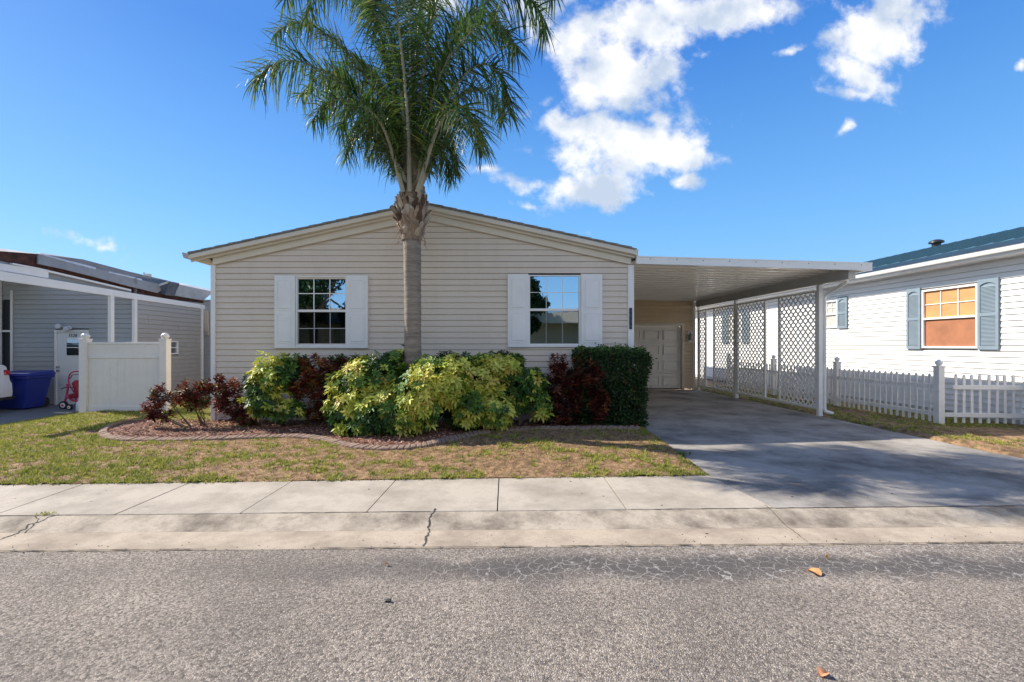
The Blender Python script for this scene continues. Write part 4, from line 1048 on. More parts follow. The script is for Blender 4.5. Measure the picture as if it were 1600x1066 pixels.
# door with small sash, number and knobs
b = MB(); d0, d1 = doorX0, doorX1
b.box(d0, d0+.04, YW-.05, YW+.04, 0, 1.76); b.box(d1-.04, d1, YW-.05, YW+.04, 0, 1.76); b.box(d0-.002, d1+.002, YW-.052, YW+.04, 1.72, 1.765); b.build('door_frame', M_white, nb)
b = MB(); b.box(d0+.042, d1-.042, YW-.02, YW+.02, .015, 1.717); door = b.build('door', mat('door_white', (.72,.74,.75), .45, .04, 3), nb, bevel=.003)
wx0, wx1 = W(105.5), W(105.5)+.34; wz0, wz1 = PZ(555.5, YW), PZ(530.5, YW)
b = MB(); t = .018
b.box(wx0-t, wx1+t, YW-.035, YW-.021, wz1, wz1+t); b.box(wx0-t, wx1+t, YW-.035, YW-.021, wz0-t, wz0); b.box(wx0-t, wx0, YW-.035, YW-.021, wz0, wz1); b.box(wx1, wx1+t, YW-.035, YW-.021, wz0, wz1); b.box(wx0, wx1, YW-.035, YW-.021, (wz0+wz1)/2-.01, (wz0+wz1)/2+.01)
b.build('sash_frame', M_white, door)
b = MB(); b.box(wx0, wx1, YW-.027, YW-.0215, wz0, (wz0+wz1)/2-.01); b.box(wx0, wx1, YW-.027, YW-.0215, (wz0+wz1)/2+.01, wz1); b.build('pane', M_glass2, door)
text('1528', .105, (W(114.5), YW-.024, PZ(524.7, YW)), Euler((PI/2, 0, 0)), M_black, door, 'number', .002, .25)
for z in (PZ(573.5, YW), PZ(579.5, YW)):
    b = MB(); b.lathe((W(93.8), YW-.022, z), [(.022,0),(.024,-.01),(.016,-.03),(.026,-.045),(.02,-.062),(.003,-.066)], 14, 'y'); b.build('door_knob', M_chrome, door, smooth=True)
# double flood lamp over the door
b = MB(); b.lathe((W(110), YW-.018, PZ(513, YW)), [(.05,0),(.05,-.03),(.02,-.04)], 14, 'y'); fl = b.build('flood_light', M_white, nb)
for dx, dz in ((-.17, .04), (.02, -.02)):
    b = MB(); cx, cz_ = W(110)+dx, PZ(513, YW)+dz
    b.tube([(W(110), YW-.05, PZ(513, YW)), (cx+.04, YW-.08, cz_)], .012)
    b.lathe((cx, YW-.09, cz_), [(.02,.05),(.04,.03),(.062,-.03),(.064,-.05),(.05,-.07),(.002,-.078)], 16, 'y'); b.build('lamp_head', M_cap, fl, smooth=True)
# curled iron ornament on the wall
orn = empty('wall_ornament', (W(156), YW-.03, PZ(556, YW)), 'black curled iron ornament on the grey wall behind the privacy panel', 'ornament')
b = MB(); cx, cz_ = W(156), PZ(556, YW)
for sg in (-1, 1):
    pts = [];
    for k in range(22): a = k/21*2.6*PI; r = .10-.07*k/21; pts.append((cx+sg*(.10+r*math.cos(a)*-1+.0), YW-.04, cz_+r*math.sin(a)))
    b.tube(pts, .009, 6)
    b.tube([(cx+sg*.01, YW-.04, cz_+.0), (cx+sg*.08, YW-.04, cz_+.12), (cx+sg*.2, YW-.04, cz_+.10)], .009, 6)
b.tube([(cx-.26, YW-.04, cz_-.08), (cx+.26, YW-.04, cz_-.08)], .009, 6); b.tube([(cx, YW-.04, cz_-.1), (cx, YW-.04, cz_+.17)], .009, 6)
b.build('ironwork', M_black, orn)
# roof edge: second band, thin drip edge, torn underlayment, bent grey pans
def sidepoly(name, pl, m, x0, x1, bev=0, par=nb):
    """polygon given as photo points standing on the plane x = x0, with thickness towards x1"""
    b = MB(); poly = []
    for (px, py) in pl:
        Y = x0*FPX/(px-VX); poly.append((Y, PZ(py, Y)))
    b.prism(poly, (x0,0,0), (0,1,0), (0,0,1), (x1-x0,0,0)); return b.build(name, m, par, bevel=bev)
sidepoly('upper_band', [(-40,405),(76,423.5),(76,435),(-40,416)], M_white, XBm-.01, XBm-.06, .003)
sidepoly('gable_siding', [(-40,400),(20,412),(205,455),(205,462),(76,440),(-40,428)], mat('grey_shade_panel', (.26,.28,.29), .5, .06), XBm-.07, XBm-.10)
sidepoly('drip_edge', [(20,411),(60,418.5),(205,452.5),(205,455),(60,421.5),(20,413.5)], M_white, XBm-.0, XBm-.05)
sidepoly('torn_underlayment', [(-40,385),(0,392.5),(60,397),(60,412),(140,420),(205,436),(262,452),(318,466),(318,474),(205,460),(60,425),(20,411),(-40,404)], M_ult, XBm-.11, XBm-.16)
# bent pan: outer face tilts outward
def strip3(name, top, bot, m, xt, xb_, th=.03, par=nb):
    b = MB(); n = len(top)
    def pr(p, x): Y = x*FPX/(p[0]-VX); return Vector((x, Y, PZ(p[1], Y)))
    for i in range(n-1):
        a, c, d, e = pr(bot[i], xb_), pr(bot[i+1], xb_), pr(top[i+1], xt), pr(top[i], xt)
        o = Vector((-th, 0, 0)); b.hexa([a+o, a, c, c+o, e+o, e, d, d+o])
    return b.build(name, m, par, smooth=False)
strip3('roof_pan', [(60,396.5),(115,411),(165,423),(215,436),(262,447)], [(60,412.5),(100,421),(150,433.5),(200,447),(246,458)], M_pan, XBm-.10, XBm-.02)
strip3('roof_pan', [(62,395),(130,405.5),(200,424),(264,439)], [(62,397),(115,411),(190,430),(262,448)], mat('dark_roof_metal', (.15,.14,.13), .75, .25, 4), XBm-.35, XBm-.12)
strip3('bright_seam', [(64,396.2),(110,408),(150,418)], [(64,398),(110,411),(150,421)], M_cap, XBm-.10, XBm-.085, .01)
strip3('bright_seam', [(170,424),(222,436)], [(170,426),(222,438.5)], M_cap, XBm-.10, XBm-.085, .01)
strip3('roof_pan', [(264,441),(300,449),(334,456)], [(256,459),(290,465),(318,469.5)], mat('tan_roof_metal', (.42,.39,.34), .5, .15, 4, dirt=(.2,.15,.1), dirtamt=.5), XBm-.10, XBm-.02)
strip3('far_roof', [(266,439.5),(300,446),(345,456)], [(266,444),(300,453),(345,464)], mat('pale_roof', (.70,.68,.63), .6, .08), XBm-.5, XBm-.12)
strip3('left_roof', [(-40,381),(0,388),(58,396.5)], [(-40,385),(0,393),(58,398)], M_pan, XBm-.5, XBm-.12)
b = MB(); cY = 11.55; pr = lambda px, py: P(px, py, cY)
q = [pr(240,458), pr(242,450), pr(250,443), pr(265,439.5), pr(266,442), pr(262,449), pr(258,461)]
n = len(q); v0 = len(b.v)
b.prism([(p.x, p.z) for p in q], (0,cY,0), (1,0,0), (0,0,1), (0,.35,0)); b.build('end_cap', M_flash, nb)
b = MB(); q = [pr(241,452), pr(249,444), pr(265,439.2), pr(262,443), pr(252,446.5)]; b.prism([(p.x, p.z) for p in q], (0,cY-.02,0), (1,0,0), (0,0,1), (0,.018,0)); b.build('cap_rim', M_cap, nb)
b = MB(); c0 = P(229, 430, 13.2); b.box(c0.x-.07, c0.x+.07, 13.2, 13.3, c0.z-.06, c0.z+.04); b.box(c0.x-.10, c0.x-.075, 13.2, 13.25, c0.z+.02, c0.z+.08); b.box(c0.x+.16, c0.x+.22, 13.2, 13.3, c0.z-.16, c0.z-.07); b.build('roof_flue', mat('pale_stone', (.6,.56,.5), .8, .2, 20), nb)
# unseen ceiling slab, cut short to shade the pad but not the lawn
b = MB(); b.hexa([(-10.6,6.5,2.98),(-10.6,10.7,2.98),(-16,10.7,2.9),(-16,6.5,2.9),(-10.6,6.5,3.06),(-10.6,10.7,3.06),(-16,10.7,2.98),(-16,6.5,2.98)]); b.build('carport_ceiling', M_white, nb)
b = MB(); b.box(-15.9, XBm-.12, YW+.06, 13.1, 0, 2.62); b.build('house_body', M_grey, nb)
b = MB(); zr = PZ(490, 13.35); b.box(PX(320,13.35), PX(326,13.35), 13.33, 13.38, PZ(524,13.35), PZ(486,13.35)); b.build('vent_shutter', mat('beige_shutter', (.5,.46,.4), .6, .1), nb)

# ---------------------------------------------------------------- blue bin, tricycle, jug, car
bn = empty('recycling_bin', (PX(46,10.05), 10.1, 0), 'large blue wheeled bin against the grey wall beside the white car', 'bin')
cx = -10.32; b = MB()
b.hexa([(cx-.30,9.84,.03),(cx+.24,9.84,.03),(cx+.24,10.28,.03),(cx-.30,10.28,.03),(cx-.38,9.78,.72),(cx+.38,9.78,.72),(cx+.38,10.34,.72),(cx-.38,10.34,.72)])
b.box(cx-.41, cx+.41, 9.745, 10.37, .68, .74)
b.hexa([(cx-.09,9.80,.36),(cx+.05,9.80,.36),(cx+.05,9.83,.36),(cx-.09,9.83,.36),(cx-.12,9.73,.70),(cx+.08,9.73,.70),(cx+.08,9.80,.70),(cx-.12,9.80,.70)])
b.box(cx-.30, cx-.16, 9.79, 9.86, .42, .54)
b.build('bin_body', M_bin, bn, bevel=.02)
b = MB(); b.hexa([(cx-.43,9.72,.742),(cx+.43,9.72,.742),(cx+.43,10.39,.742),(cx-.43,10.39,.742),(cx-.40,9.75,.80),(cx+.40,9.75,.80),(cx+.39,10.36,.84),(cx-.39,10.36,.84)]); b.build('lid', M_bin, bn, bevel=.015)
for s_ in (-.33, .20):
    b = MB(); b.lathe((cx+s_, 10.31, .12), [(.02,-.03),(.12,-.03),(.12,.03),(.02,.03)], 20, 'x'); b.build('wheel', M_rubber, bn)

tr = empty('tricycle', (PX(110, 10.0), 10.0, 0), 'small pink tricycle with tall push handle by the white door', 'tricycle')
def T(px, py, y=10.0): p = P(px, py, y); return p
b = MB(); b.tube([T(100,632), T(104,620), T(106,607), T(105,600)], .022, 8); b.tube([T(104,618), T(112,625), T(122,628)], .026, 8); b.tube([T(118,628), T(122,612), T(121,600)], .02, 8); b.build('frame', M_pink, tr, smooth=True)
for i, (px, py, r, y) in enumerate(((99.5, 631, .088, 9.98), (109, 634.5, .058, 9.86), (122, 634.5, .058, 10.2))):
    c = T(px, py, y); c.z = r+.004; b = MB(); b.lathe(c, [(r*.62,-.022),(r,-.022),(r,.022),(r*.62,.022)], 22, 'y'); wo_ = b.build('wheel', M_rubber, tr)
    b = MB(); b.lathe(c, [(.006,-.03),(r*.6,-.026),(r*.6,.026),(.006,.03)], 20, 'y'); b.build('rim', M_white, wo_)
    b = MB(); b.lathe(c, [(.0,-.036),(r*.28,-.033),(r*.28,.02)], 14, 'y'); b.build('hub', M_pink, wo_)
b = MB(); b.tube([T(95.5,608,9.9), T(104,605), T(113,606,10.1)], .012, 8); b.build('handlebar', M_black, tr)
b = MB(); q = T(121, 615)
b.obox(T(119,618), (.09,0,.02), (0,.10,0), (-.01,0,.05)); b.obox(T(124,606), (.035,0,.04), (0,.11,0), (-.05,0,.14)); b.build('seat', mat('red_seat', (.28,.012,.03), .4, .1), tr, bevel=.02)
b = MB(); b.tube(catmull([T(116,614), T(108,600), T(107.5,590), T(111,583), T(118,580.5), T(124,581)], 5), .014, 8); b.build('push_handle', M_pink, tr, smooth=True)
b = MB(); b.tube([T(109,592), T(113,586), T(124,585)], .008, 6); b.build('strap', M_black, tr)
jg = MB(); c = T(124, 630, 9.72); jg.lathe((c.x, c.y, 0), [(.055,.005),(.06,.02),(.06,.15),(.045,.19),(.02,.215),(.02,.235),(.001,.237)], 16)
o = jg.build('plastic_jug', mat('jug_white', (.66,.70,.72), .4, .05), loc=(c.x, c.y, 0), smooth=True); tag(o, 'white plastic jug standing between the tricycle and the fence post', 'jug')

def build_car():
    Y0 = 7.9; W_ = 1.7; xr = PX(22, Y0+W_)
    cr_ = empty('parked_car', (xr-2, Y0+.85, 0), 'white car whose tail is just visible at the left edge', 'car')
    # lower body side profile, x measured forward (towards -X) from the tail
    low = [(.02,.30),(-.0,.42),(.015,.62),(.06,.70),(.09,.86),(.14,1.00),(.7,1.03),(1.2,.96),(3.0,.93),(3.9,.78),(4.2,.60),(4.25,.35),(4.1,.24),(3.75,.22),(3.68,.42),(3.5,.60),(3.2,.60),(3.02,.42),(2.95,.22),(1.15,.22),(1.08,.42),(.9,.60),(.62,.60),(.45,.42),(.40,.26)]
    ys = [(0,.0,.94),(.05,.0,.985),(.14,0,1.0),(W_-.14,0,1),(W_-.05,0,.985),(W_,0,.94)]
    b = MB(); n = len(low)
    for (dy, _, sc) in ys:
        for (x, z) in low: b.v.append((xr-(2.12+(x-2.12)*(.985 if sc < 1 else 1)), Y0+dy, .22+(z-.22)*sc if z > .5 else z))
    for i in range(len(ys)-1):
        for k in range(n): a = i*n+k; c = i*n+(k+1) % n; b.f.append((a, c, c+n, a+n)); b.m.append(0)
    b.f.append(tuple(range(n))); b.m.append(0); b.f.append(tuple(range((len(ys)-1)*n, len(ys)*n))); b.m.append(0)
    b.build('body', M_car, cr_, smooth=True)
    cab = [(.45,1.0),(.95,1.36),(1.4,1.45),(2.2,1.43),(2.95,.95),(.45,.95)]
    b = MB(); n = len(cab)
    for dy, ins in ((.06,0),(.16,.0),(W_-.16,0),(W_-.06,0)):
        for (x, z) in cab: b.v.append((xr-x, Y0+dy+((.12 if dy < .8 else -.12) if z > 1.2 else 0)*(1 if dy in (.06, W_-.06) else 1), z))
    for i in range(3):
        for k in range(n): a = i*n+k; c = i*n+(k+1) % n; b.f.append((a, c, c+n, a+n)); b.m.append(0)
    b.f.append(tuple(range(n))); b.m.append(0); b.f.append(tuple(range(3*n, 4*n))); b.m.append(0)
    b.build('cabin_glass', mat('car_glass_dark', (.02,.022,.025), .08, .05, coat=1), cr_)
    b = MB(); b.hexa([(xr-.98,Y0+.22,1.40),(xr-2.15,Y0+.22,1.44),(xr-2.15,Y0+W_-.22,1.44),(xr-.98,Y0+W_-.22,1.40),(xr-1.1,Y0+.26,1.47),(xr-2.1,Y0+.26,1.48),(xr-2.1,Y0+W_-.26,1.48),(xr-1.1,Y0+W_-.26,1.47)]); b.build('roof', M_car, cr_)
    for y in (Y0+.10, Y0+W_-.10):
        for x in (.77, 3.35):
            b = MB(); b.lathe((xr-x, y, .31), [(.19,-.09),(.30,-.09),(.31,-.07),(.31,.07),(.30,.09),(.19,.09)], 26, 'y'); w = b.build('wheel', M_rubber, cr_)
            b = MB(); b.lathe((xr-x, y, .31), [(.02,-.095),(.19,-.08),(.19,.08),(.02,.095)], 20, 'y'); b.build('rim', M_chrome, w)
    for s_ in (0, 1):
        y = Y0-.006 if s_ == 0 else Y0+W_-.12
        b = MB()
        dpt = .31 if s_ == 0 else .126
        b.prism([(.065,.78),(.075,.84),(.11,.89),(.34,.91),(.36,.87),(.16,.79)], (xr,y,0), (-1,0,0), (0,0,1), (0,dpt,0)); b.build('tail_light', M_red, cr_, bevel=.025)
    b = MB(); b.box(xr-.5, xr+.012, Y0-.004, Y0+W_+.004, .27, .33); b.build('bumper_trim', M_black, cr_, bevel=.01)
build_car()

# the left neighbour's things scaled up about the eye point: image unchanged, ground lowered
EYE_SCALE = 1.145
for o_ in [o for o in COL.objects if o.parent is None and o.name.split('.')[0] in ('grey_house','recycling_bin','tricycle','plastic_jug','parked_car','wall_ornament','concrete_pad')]:
    o_.scale = (EYE_SCALE,)*3; o_.location = o_.location*EYE_SCALE+Vector((0, 0, -.203))

# ---------------------------------------------------------------- foliage tools
def leaves(P0, D, Nn, L, Wd, droop=.25, fold=.18, shape=.42):
    """leaf blades as numpy: base P0, direction D, approximate up Nn; 6 points, two quads creased on the midrib"""
    P0 = np.asarray(P0); D = np.asarray(D); Nn = np.asarray(Nn); L = np.asarray(L)[:, None]; Wd = np.asarray(Wd)[:, None]
    D = D/np.linalg.norm(D, axis=1, keepdims=True)
    S = np.cross(D, Nn); S /= np.maximum(1e-6, np.linalg.norm(S, axis=1, keepdims=True)); U = np.cross(S, D)
    dn = np.array([[0, 0, -1.0]])
    a = P0; m1 = P0+D*L*(shape*.8)+U*Wd*fold+dn*L*droop*.1; m2 = P0+D*L*(shape*1.7)+U*Wd*fold*.8+dn*L*droop*.45; t = P0+D*L+dn*L*droop
    l1 = m1+S*Wd*.5; r1 = m1-S*Wd*.5; l2 = m2+S*Wd*.42; r2 = m2-S*Wd*.42
    V = np.stack([a, l1, l2, t, r2, r1], axis=1).reshape(-1, 3)
    n = len(P0); base = np.arange(n)[:, None]*6
    Fq = np.concatenate([base+np.array([[0,1,2,3]]), base+np.array([[0,3,4,5]])], axis=0)
    return V, Fq
def rnd_unit(n, rng):
    v = rng.normal(size=(n, 3)); return v/np.linalg.norm(v, axis=1, keepdims=True)
def lobe_pts(lobes, n, rng, rmin=.5, floor=.06):
    """points on and inside a union of ellipsoids, with the outward direction; lobes (cx,cy,cz,rx,ry,rz)"""
    lob = np.array(lobes); w = (lob[:,3]*lob[:,5])**.9; w /= w.sum()
    k = rng.choice(len(lob), size=n, p=w); d = rnd_unit(n, rng); r = rmin+(1.04-rmin)*rng.random(n)**.55
    c = lob[k]; p = c[:, :3]+d*c[:, 3:]*r[:, None]
    nrm = d/c[:, 3:]; nrm /= np.linalg.norm(nrm, axis=1, keepdims=True)
    ok = p[:, 2] > floor
    return p[ok], nrm[ok], k[ok]
def pl(px, py, Y, rx, ry, rd):                                        # a lobe given by its place in the photo
    c = P(px, py, Y); s = Y/FPX; return (c.x, c.y, c.z, rx*s, rd, ry*s)
def stems(root, base, ends, r0, parent, mat_=None, rng=None):
    b = MB(); base = Vector(base); ends = [Vector(e) for e in ends]; k = max(3, min(7, len(ends)//6)); mains = ends[:k]; joints = []
    for e in mains:
        off = Vector((random.uniform(-.05,.05), random.uniform(-.04,.04), 0)); st = base+off
        mid = st.lerp(e, .5)+Vector((random.uniform(-.04,.04), random.uniform(-.04,.04), -.02)); m1 = st.lerp(mid, .5)+Vector((random.uniform(-.02,.02),0,0))
        b.tube([st, m1, mid, e], [r0, r0*.8, r0*.6, r0*.3], 6); joints += [mid, m1.lerp(mid, .5), mid.lerp(e, .5)]
    for e in ends[k:]:
        jn = min(joints, key=lambda q: (q-e).length+(.3 if q.z > e.z else 0)); md = jn.lerp(e, .5)+Vector((random.uniform(-.02,.02), random.uniform(-.02,.02), -.02))
        b.tube([jn, md, e], [r0*.42, r0*.34, r0*.22], 5, cap=False)
    return b.build('stem', mat_ or M_stem, parent, smooth=True)

def schefflera(lobes, n, base, label, seed, yellow=.5, group='variegated bushes along the house front'):
    rng = np.random.default_rng(seed)
    root = empty('variegated_bush', (base[0], base[1], .03), label, 'bush', group)
    p, nr, k = lobe_pts(lobes, n, rng, .6)
    sh = rng.random(len(p)) < .10; p = p+nr*(rng.random(len(p))*.10*sh)[:, None]+np.array([[0,0,1]])*(rng.random(len(p))*.05*sh)[:, None]
    p = p+nr*np.array([noise.noise(Vector((q[0]*5+seed, q[1]*5, q[2]*5))) for q in p])[:, None]*.10
    n = len(p); axis = nr*.9+np.array([[-.1, -.1, .55]])+rng.normal(scale=.34, size=(n, 3)); axis /= np.linalg.norm(axis, axis=1, keepdims=True)
    ref = rnd_unit(n, rng); e1 = np.cross(axis, ref); e1 /= np.linalg.norm(e1, axis=1, keepdims=True); e2 = np.cross(axis, e1)
    size = rng.uniform(.075, .13, n)
    PP, DD, NN, LL, WW, CC = [], [], [], [], [], []
    yn = np.array([noise.noise(Vector((q[0]*2.3+seed, q[1]*2.3, q[2]*2.3))) for q in p])
    tip = rng.random(n)
    pal = np.array([[.68,.68,.13],[.42,.50,.07],[.11,.22,.035],[.04,.10,.022],[.68,.56,.14]])
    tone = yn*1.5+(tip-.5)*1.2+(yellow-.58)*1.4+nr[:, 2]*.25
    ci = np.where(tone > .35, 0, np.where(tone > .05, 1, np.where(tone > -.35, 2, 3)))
    ci = np.where((tone > .1) & (rng.random(n) < .10), 4, ci)
    for j in range(8):
        a = 2*PI*j/8+rng.uniform(-.15, .15, n)
        el = rng.uniform(-.1, .5, n)
        d = (e1*np.cos(a)[:, None]+e2*np.sin(a)[:, None])*np.cos(el)[:, None]+axis*np.sin(el)[:, None]
        PP.append(p+d*.008); DD.append(d); NN.append(axis); LL.append(size*rng.uniform(.75, 1.1, n)); WW.append(size*.34)
        c = pal[ci]*rng.uniform(.75, 1.2, (n, 1))
        CC.append(c)
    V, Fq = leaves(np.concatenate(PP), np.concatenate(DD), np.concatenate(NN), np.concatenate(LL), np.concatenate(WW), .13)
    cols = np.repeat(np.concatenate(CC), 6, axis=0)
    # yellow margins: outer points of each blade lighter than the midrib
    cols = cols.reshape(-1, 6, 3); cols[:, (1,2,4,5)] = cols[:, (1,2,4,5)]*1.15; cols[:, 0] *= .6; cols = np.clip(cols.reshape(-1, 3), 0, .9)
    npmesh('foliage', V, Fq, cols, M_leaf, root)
    ends = [p[i] for i in rng.choice(n, 26)]
    stems(root, (base[0], base[1], 0), ends, .014, root)
    return root

def croton(lobes, n, base, label, seed, pal, group='crotons along the house front', leafn=13, L=(.07,.12), nst=None):
    rng = np.random.default_rng(seed)
    root = empty('croton_shrub', (base[0], base[1], .03), label, 'shrub', group)
    p, nr, k = lobe_pts(lobes, n, rng, .25)
    n = len(p); axis = nr*.5+np.array([[0, 0, .9]])+rng.normal(scale=.22, size=(n, 3)); axis /= np.linalg.norm(axis, axis=1, keepdims=True)
    ref = rnd_unit(n, rng); e1 = np.cross(axis, ref); e1 /= np.linalg.norm(e1, axis=1, keepdims=True); e2 = np.cross(axis, e1)
    PP, DD, NN, LL, WW, CC = [], [], [], [], [], []
    pal = np.array(pal); ci = rng.choice(len(pal), size=n)
    for j in range(leafn):
        a = j*2.4+rng.uniform(-.3, .3, n); h = j/leafn; el = .15+.75*h+rng.uniform(-.2, .2, n)
        d = (e1*np.cos(a)[:, None]+e2*np.sin(a)[:, None])*np.cos(el)[:, None]+axis*np.sin(el)[:, None]
        PP.append(p-axis*(.10*(1-h))); DD.append(d); NN.append(axis); ln = rng.uniform(L[0], L[1], n)*(1-.35*h); LL.append(ln); WW.append(ln*.36)
        sw = np.where(rng.random(n) < .25, rng.choice(len(pal), size=n), ci)
        CC.append(pal[sw]*rng.uniform(.7, 1.3, (n, 1)))
    V, Fq = leaves(np.concatenate(PP), np.concatenate(DD), np.concatenate(NN), np.concatenate(LL), np.concatenate(WW), .18, .2, .45)
    npmesh('foliage', V, Fq, np.clip(np.repeat(np.concatenate(CC), 6, axis=0), 0, .8), M_leaf, root)
    pick = p if n < 40 else p[rng.choice(n, 40)]
    stems(root, (base[0], base[1], 0), pick, .010, root)
    return root
RED = [(.20,.035,.028),(.13,.025,.022),(.28,.07,.035),(.08,.03,.022),(.10,.10,.03)]
DRED = [(.10,.022,.02),(.065,.018,.018),(.15,.035,.022),(.04,.035,.018)]
BRZ = [(.30,.07,.035),(.17,.035,.025),(.34,.15,.04),(.12,.10,.03),(.10,.03,.02)]
def gb(px, py): q = G(px, py); return (q.x, q.y)
croton([pl(250,615,7.45,17,18,.18), pl(240,638,7.45,15,12,.15), pl(258,645,7.4,14,8,.12)], 46, gb(303,673), 'smallest red croton leaning left on bare stems at the bed end', 21, RED)
croton([pl(292,612,7.45,24,20,.2), pl(320,603,7.5,18,12,.18), pl(310,625,7.45,20,8,.15)], 80, gb(318,669), 'dark red croton on bare stems left of the house corner', 22, RED+[(.28,.26,.06)])
croton([pl(358,605,7.75,26,14,.18), pl(345,628,7.7,14,14,.15), pl(372,635,7.7,22,18,.18), pl(385,655,7.6,16,8,.12), pl(342,590,7.7,10,6,.1)], 100, gb(390,667), 'sparse red croton right of the house corner board', 23, RED)
schefflera([pl(430,588,7.55,34,26,.3), pl(412,628,7.5,26,22,.26), pl(450,572,7.6,24,14,.22), pl(446,640,7.5,26,16,.2), pl(404,600,7.5,14,16,.16)], 520, gb(440,668), 'yellow-green bush under the left window, leftmost of the bright bushes', 31, .66)
croton([pl(492,575,7.6,28,22,.22), pl(510,605,7.6,26,28,.25), pl(470,600,7.6,18,26,.2), pl(500,640,7.6,24,18,.2), pl(530,570,7.8,18,14,.16)], 240, gb(492,670), 'tall bronze-red croton between two bright bushes under the left window', 24, BRZ)
croton([pl(530,560,7.95,16,10,.1), pl(560,565,7.95,20,12,.1), pl(470,560,7.95,12,8,.1)], 60, gb(540,658), 'dark green shrub peeping up behind the bright bushes', 29, [(.05,.12,.035),(.07,.16,.04),(.04,.09,.03)], 'dark green shrubs behind the bright bushes')
schefflera([pl(580,590,7.25,46,32,.36), pl(555,635,7.1,36,34,.34), pl(600,645,6.95,46,36,.32), pl(545,600,7.2,30,20,.25), pl(622,565,7.5,22,18,.2), pl(560,668,6.95,34,16,.22), pl(528,640,7.1,16,24,.2), pl(630,610,7.2,24,34,.22)], 1300, gb(585,684), 'broad bright bush left of the palm trunk', 32, .55)
schefflera([pl(680,595,7.0,40,28,.3), pl(655,625,6.85,38,36,.32), pl(705,600,7.0,28,34,.28), pl(640,650,6.8,28,32,.26), pl(672,578,7.1,34,18,.24), pl(712,570,7.3,20,14,.2)], 950, gb(668,680), 'yellow-green bush right in front of the palm trunk', 33, .72)
schefflera([pl(745,595,7.35,42,32,.32), pl(730,635,7.2,36,34,.3), pl(770,640,7.25,32,28,.28), pl(780,575,7.5,34,20,.26), pl(745,572,7.5,36,16,.24), pl(712,625,7.3,20,36,.2)], 1000, gb(748,675), 'bright bush in the middle of the front under bare siding', 34, .62)
schefflera([pl(808,600,7.5,26,22,.24), pl(830,600,7.5,24,18,.2), pl(815,628,7.45,28,18,.2), pl(800,572,7.6,18,18,.2), pl(846,625,7.5,12,20,.15)], 480, gb(808,672), 'small bright bush just left of the dark red shrub', 35, .48)
croton([pl(700,556,7.95,20,8,.1), pl(785,556,7.95,14,8,.1)], 44, gb(720,658), 'dark shrub tips showing behind the middle bright bushes', 28, [(.05,.12,.035),(.16,.06,.03),(.04,.09,.03)], 'dark green shrubs behind the bright bushes')
croton([pl(872,568,7.75,16,18,.14), pl(890,590,7.75,30,22,.2), pl(910,562,7.75,14,14,.14), pl(868,605,7.7,22,22,.2), pl(905,605,7.75,24,30,.22), pl(880,640,7.7,34,22,.22), pl(925,640,7.8,20,24,.2), pl(850,640,7.7,16,22,.2), pl(928,585,7.55,16,26,.1), pl(935,630,7.52,16,26,.1)], 480, gb(890,668), 'dark maroon croton beside the clipped hedge under the right window', 25, DRED+[(.30,.10,.04)])

# clipped hedge: a squared block of small leaves
def hedge():
    rng = np.random.default_rng(5); x0, x1, y0, y1, z0, z1 = 1.50, 2.72, 7.62, 8.18, .04, 1.335
    root = empty('clipped_hedge', ((x0+x1)/2, (y0+y1)/2, .03), 'dark green square-clipped hedge at the driveway corner of the house', 'hedge')
    N = 42000; p = np.stack([rng.uniform(x0, x1, N), rng.uniform(y0, y1, N), rng.uniform(z0, z1, N)], 1)
    dist = np.minimum.reduce([p[:,0]-x0, x1-p[:,0], p[:,1]-y0, z1-p[:,2]]); keep = (dist < .20) & (rng.random(N) < np.exp(-dist/.16)*1.4)
    p = p[keep]; n = len(p)
    # push onto a gently uneven outline, narrower at the foot
    t = (p[:, 2]-z0)/(z1-z0); cx = (x0+x1)/2; p[:, 0] = cx+(p[:, 0]-cx)*np.where(p[:, 0] > cx, .84+.16*np.minimum(1, t*1.3), 1)
    bump = np.array([noise.noise(Vector((q[0]*4, q[1]*4, q[2]*4))) for q in p])[:, None]; cen = np.array([[cx, (y0+y1)/2, .7]])
    dv = p-cen; dv /= np.linalg.norm(dv, axis=1, keepdims=True); b2 = np.array([noise.noise(Vector((q[0]*13, q[1]*13, q[2]*13+5))) for q in p])[:, None]; p = p+dv*(bump*.13+b2*.06); st = rng.random(n) < .02; p = p+dv*(st*rng.random(n)*.07)[:, None]; p[:, 2] += st*rng.random(n)*.04
    nr = np.zeros((n, 3)); d4 = np.stack([p[:,0]-x0, x1-p[:,0], p[:,1]-y0, z1-p[:,2]], 1); k = d4.argmin(1)
    nr[k == 0] = (-1,0,.3); nr[k == 1] = (1,0,.3); nr[k == 2] = (0,-1,.3); nr[k == 3] = (0,0,1)
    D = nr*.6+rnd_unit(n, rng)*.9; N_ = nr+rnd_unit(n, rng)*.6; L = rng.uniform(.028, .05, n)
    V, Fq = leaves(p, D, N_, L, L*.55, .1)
    pal = np.array([(.020,.050,.012),(.032,.075,.016),(.014,.036,.010),(.09,.19,.035)]); top = (k == 3)  # brighter top leaves and near-black sides paint the sunlit top into the colour
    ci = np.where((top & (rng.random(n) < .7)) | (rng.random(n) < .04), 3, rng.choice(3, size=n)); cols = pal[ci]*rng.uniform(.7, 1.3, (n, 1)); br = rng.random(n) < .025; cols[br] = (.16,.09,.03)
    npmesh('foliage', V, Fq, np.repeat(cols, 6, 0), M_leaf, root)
    b = MB()
    for i in range(60):
        e = Vector((random.uniform(x0+.1, x1-.1), random.uniform(y0+.1, y1-.08), random.uniform(.5, 1.2))); s = Vector((x0+.15+(i % 4)*.3, 7.9, 0))
        b.tube([s, s.lerp(e, .5)+Vector((0,0,.1)), e], [.014,.010,.004], 5)
    b.build('stem', M_stem, root)
hedge()
